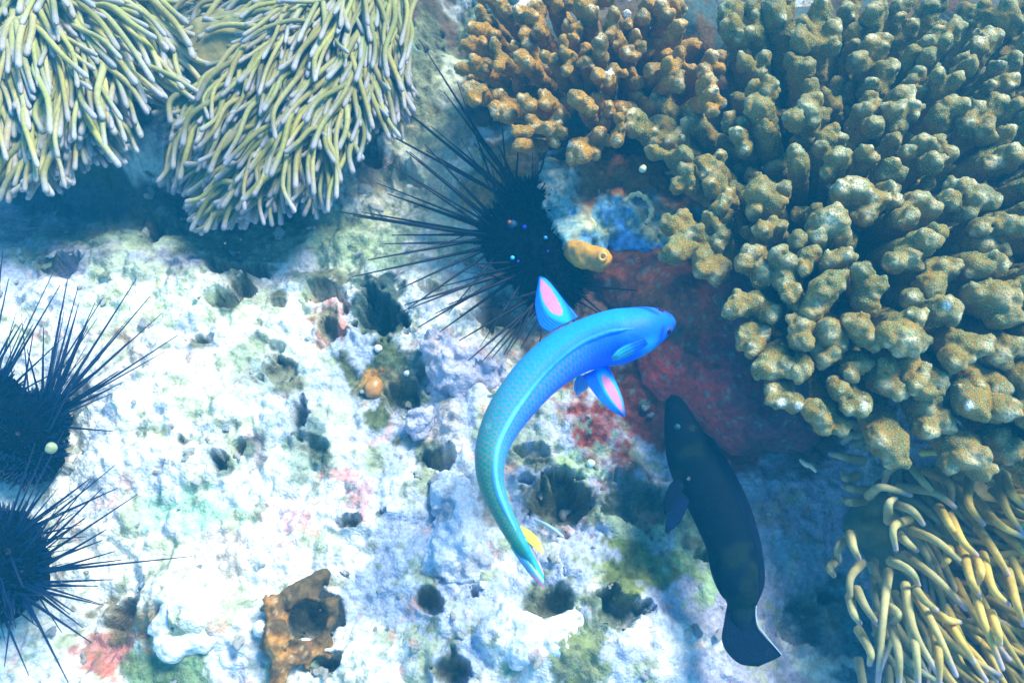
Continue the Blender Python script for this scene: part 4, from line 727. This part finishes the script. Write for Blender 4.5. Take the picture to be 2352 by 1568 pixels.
DKC = lambda u, v: mixc(np.zeros(u.shape+(3,))+np.array((.001, .005, .018)), (.002, .009, .032), np.sin(v*60)*.5+.5)
fin('tail_fin', [(1672, 1376), (1662, 1432), (1658, 1470), (1672, 1500), (1700, 1524), (1738, 1530)], [(1736, 1376), (1738, 1432), (1756, 1460), (1776, 1482), (1794, 1504), (1742, 1530)], DZ-.009, DZ-.009, .0007, DKC, df, m=M_darkfish, rays=16)
V_, q, t = tube(spline([P(1737, 1378, DZ-.005), P(1738, 1425, DZ-.006), P(1760, 1460, DZ-.007), P(1796, 1503, DZ-.008)], 30), .00025, 6); link('pale_fin_edge', mesh('pale_fin_edge', V_, q, np.array((.45, .65, .80)), M_pale), df)
fin('dorsal_fin', [(1640, 1010), (1690, 1090), (1730, 1180), (1752, 1270), (1756, 1340), (1738, 1390)], [(1610, 990), (1660, 1090), (1700, 1190), (1722, 1270), (1730, 1340), (1722, 1390)], DZ, DZ, .0009, DKC, df, m=M_darkfish, rays=3)
fin('anal_fin', [(1620, 1190), (1624, 1250), (1632, 1310), (1652, 1360), (1676, 1386)], [(1650, 1190), (1658, 1250), (1668, 1310), (1680, 1360), (1684, 1386)], DZ-.004, DZ-.004, .0008, DKC, df, m=M_darkfish, rays=3)
fin('pectoral_fin', [(1560, 1096), (1540, 1110), (1527, 1140), (1524, 1172), (1528, 1180)], [(1574, 1120), (1562, 1132), (1552, 1150), (1540, 1168), (1530, 1182)], DZ+.004, DZ+.006, .0007, lambda u, v: DKC(u, v)*.8, df, m=M_darkfish, rays=6)
fin('pectoral_fin', [(1560, 1120), (1545, 1150), (1532, 1190), (1526, 1220)], [(1584, 1150), (1574, 1176), (1560, 1200), (1534, 1224)], DZ+.001, DZ+.002, .0007, lambda u, v: mixc(np.zeros(u.shape+(3,))+np.array((.001, .006, .03)), (.002, .012, .05), np.sin(v*50)*.5+.5), df, m=M_darkfish, rays=7)
for (x, y, r, dzz) in ((1556, 980, 7, .019),):
    p = P(x, y, DZ+dzz); V_, Q_ = sdf([(p, p, r*PX(p), r*PX(p))], .0006, pad=.002); link('eye', mesh('eye', V_, Q_, np.array((.01, .07, .10)), M_fish), df)

# ------------------------------------------------------------------ specks drifting in the water
Vs = []; Fs = []; rnd = random.Random(8); off = 0
for i in range(420):
    x, y = rnd.uniform(-60, 2400), rnd.uniform(-60, 1620); z = rnd.uniform(.12, .34); p = P(x, y, z); s = rnd.choice((.00008, .00010, .00014, .00018))*rnd.uniform(.8, 1.4); st = nrm(np.array([rnd.uniform(-1, 1), rnd.uniform(-1, 1), rnd.uniform(-1, 1)]))*s*rnd.uniform(.2, 2.0)
    v = np.array([[1, 0, 0], [-1, 0, 0], [0, 1, 0], [0, -1, 0], [0, 0, 1], [0, 0, -1]])*s; v[[0, 2, 4]] += st; Vs.append(p+v)
    Fs.append(np.array([[0, 2, 4], [2, 1, 4], [1, 3, 4], [3, 0, 4], [2, 0, 5], [1, 2, 5], [3, 1, 5], [0, 3, 5]])+off); off += 6
o = link('drifting_specks', mesh('drifting_specks', np.concatenate(Vs), np.concatenate(Fs), np.array((.85, .85, .80)), M_pale)); tag(o, 'tiny pale specks drifting in the water in front of the reef', 'particles'); o['kind'] = 'stuff'

# ------------------------------------------------------------------ the water itself
bm_v = [(x, y, z) for x in (-14, 14) for y in (-14, 14) for z in (-1.3, .62)]
hz = link('haze', mesh('haze', bm_v, [(0, 1, 3, 2), (4, 6, 7, 5), (0, 4, 5, 1), (2, 3, 7, 6), (0, 2, 6, 4), (1, 5, 7, 3)], None, None, smooth=False)); hz['kind'] = 'stuff'
m = bpy.data.materials.new('water_haze'); m.use_nodes = True; t = m.node_tree; t.nodes.clear(); ov = t.nodes.new('ShaderNodeOutputMaterial'); pv = t.nodes.new('ShaderNodeVolumePrincipled')
pv.inputs['Color'].default_value = (.025, .46, .90, 1); pv.inputs['Density'].default_value = 0.17; pv.inputs['Anisotropy'].default_value = 0.0; t.links.new(pv.outputs[0], ov.inputs['Volume']); hz.data.materials.append(m)
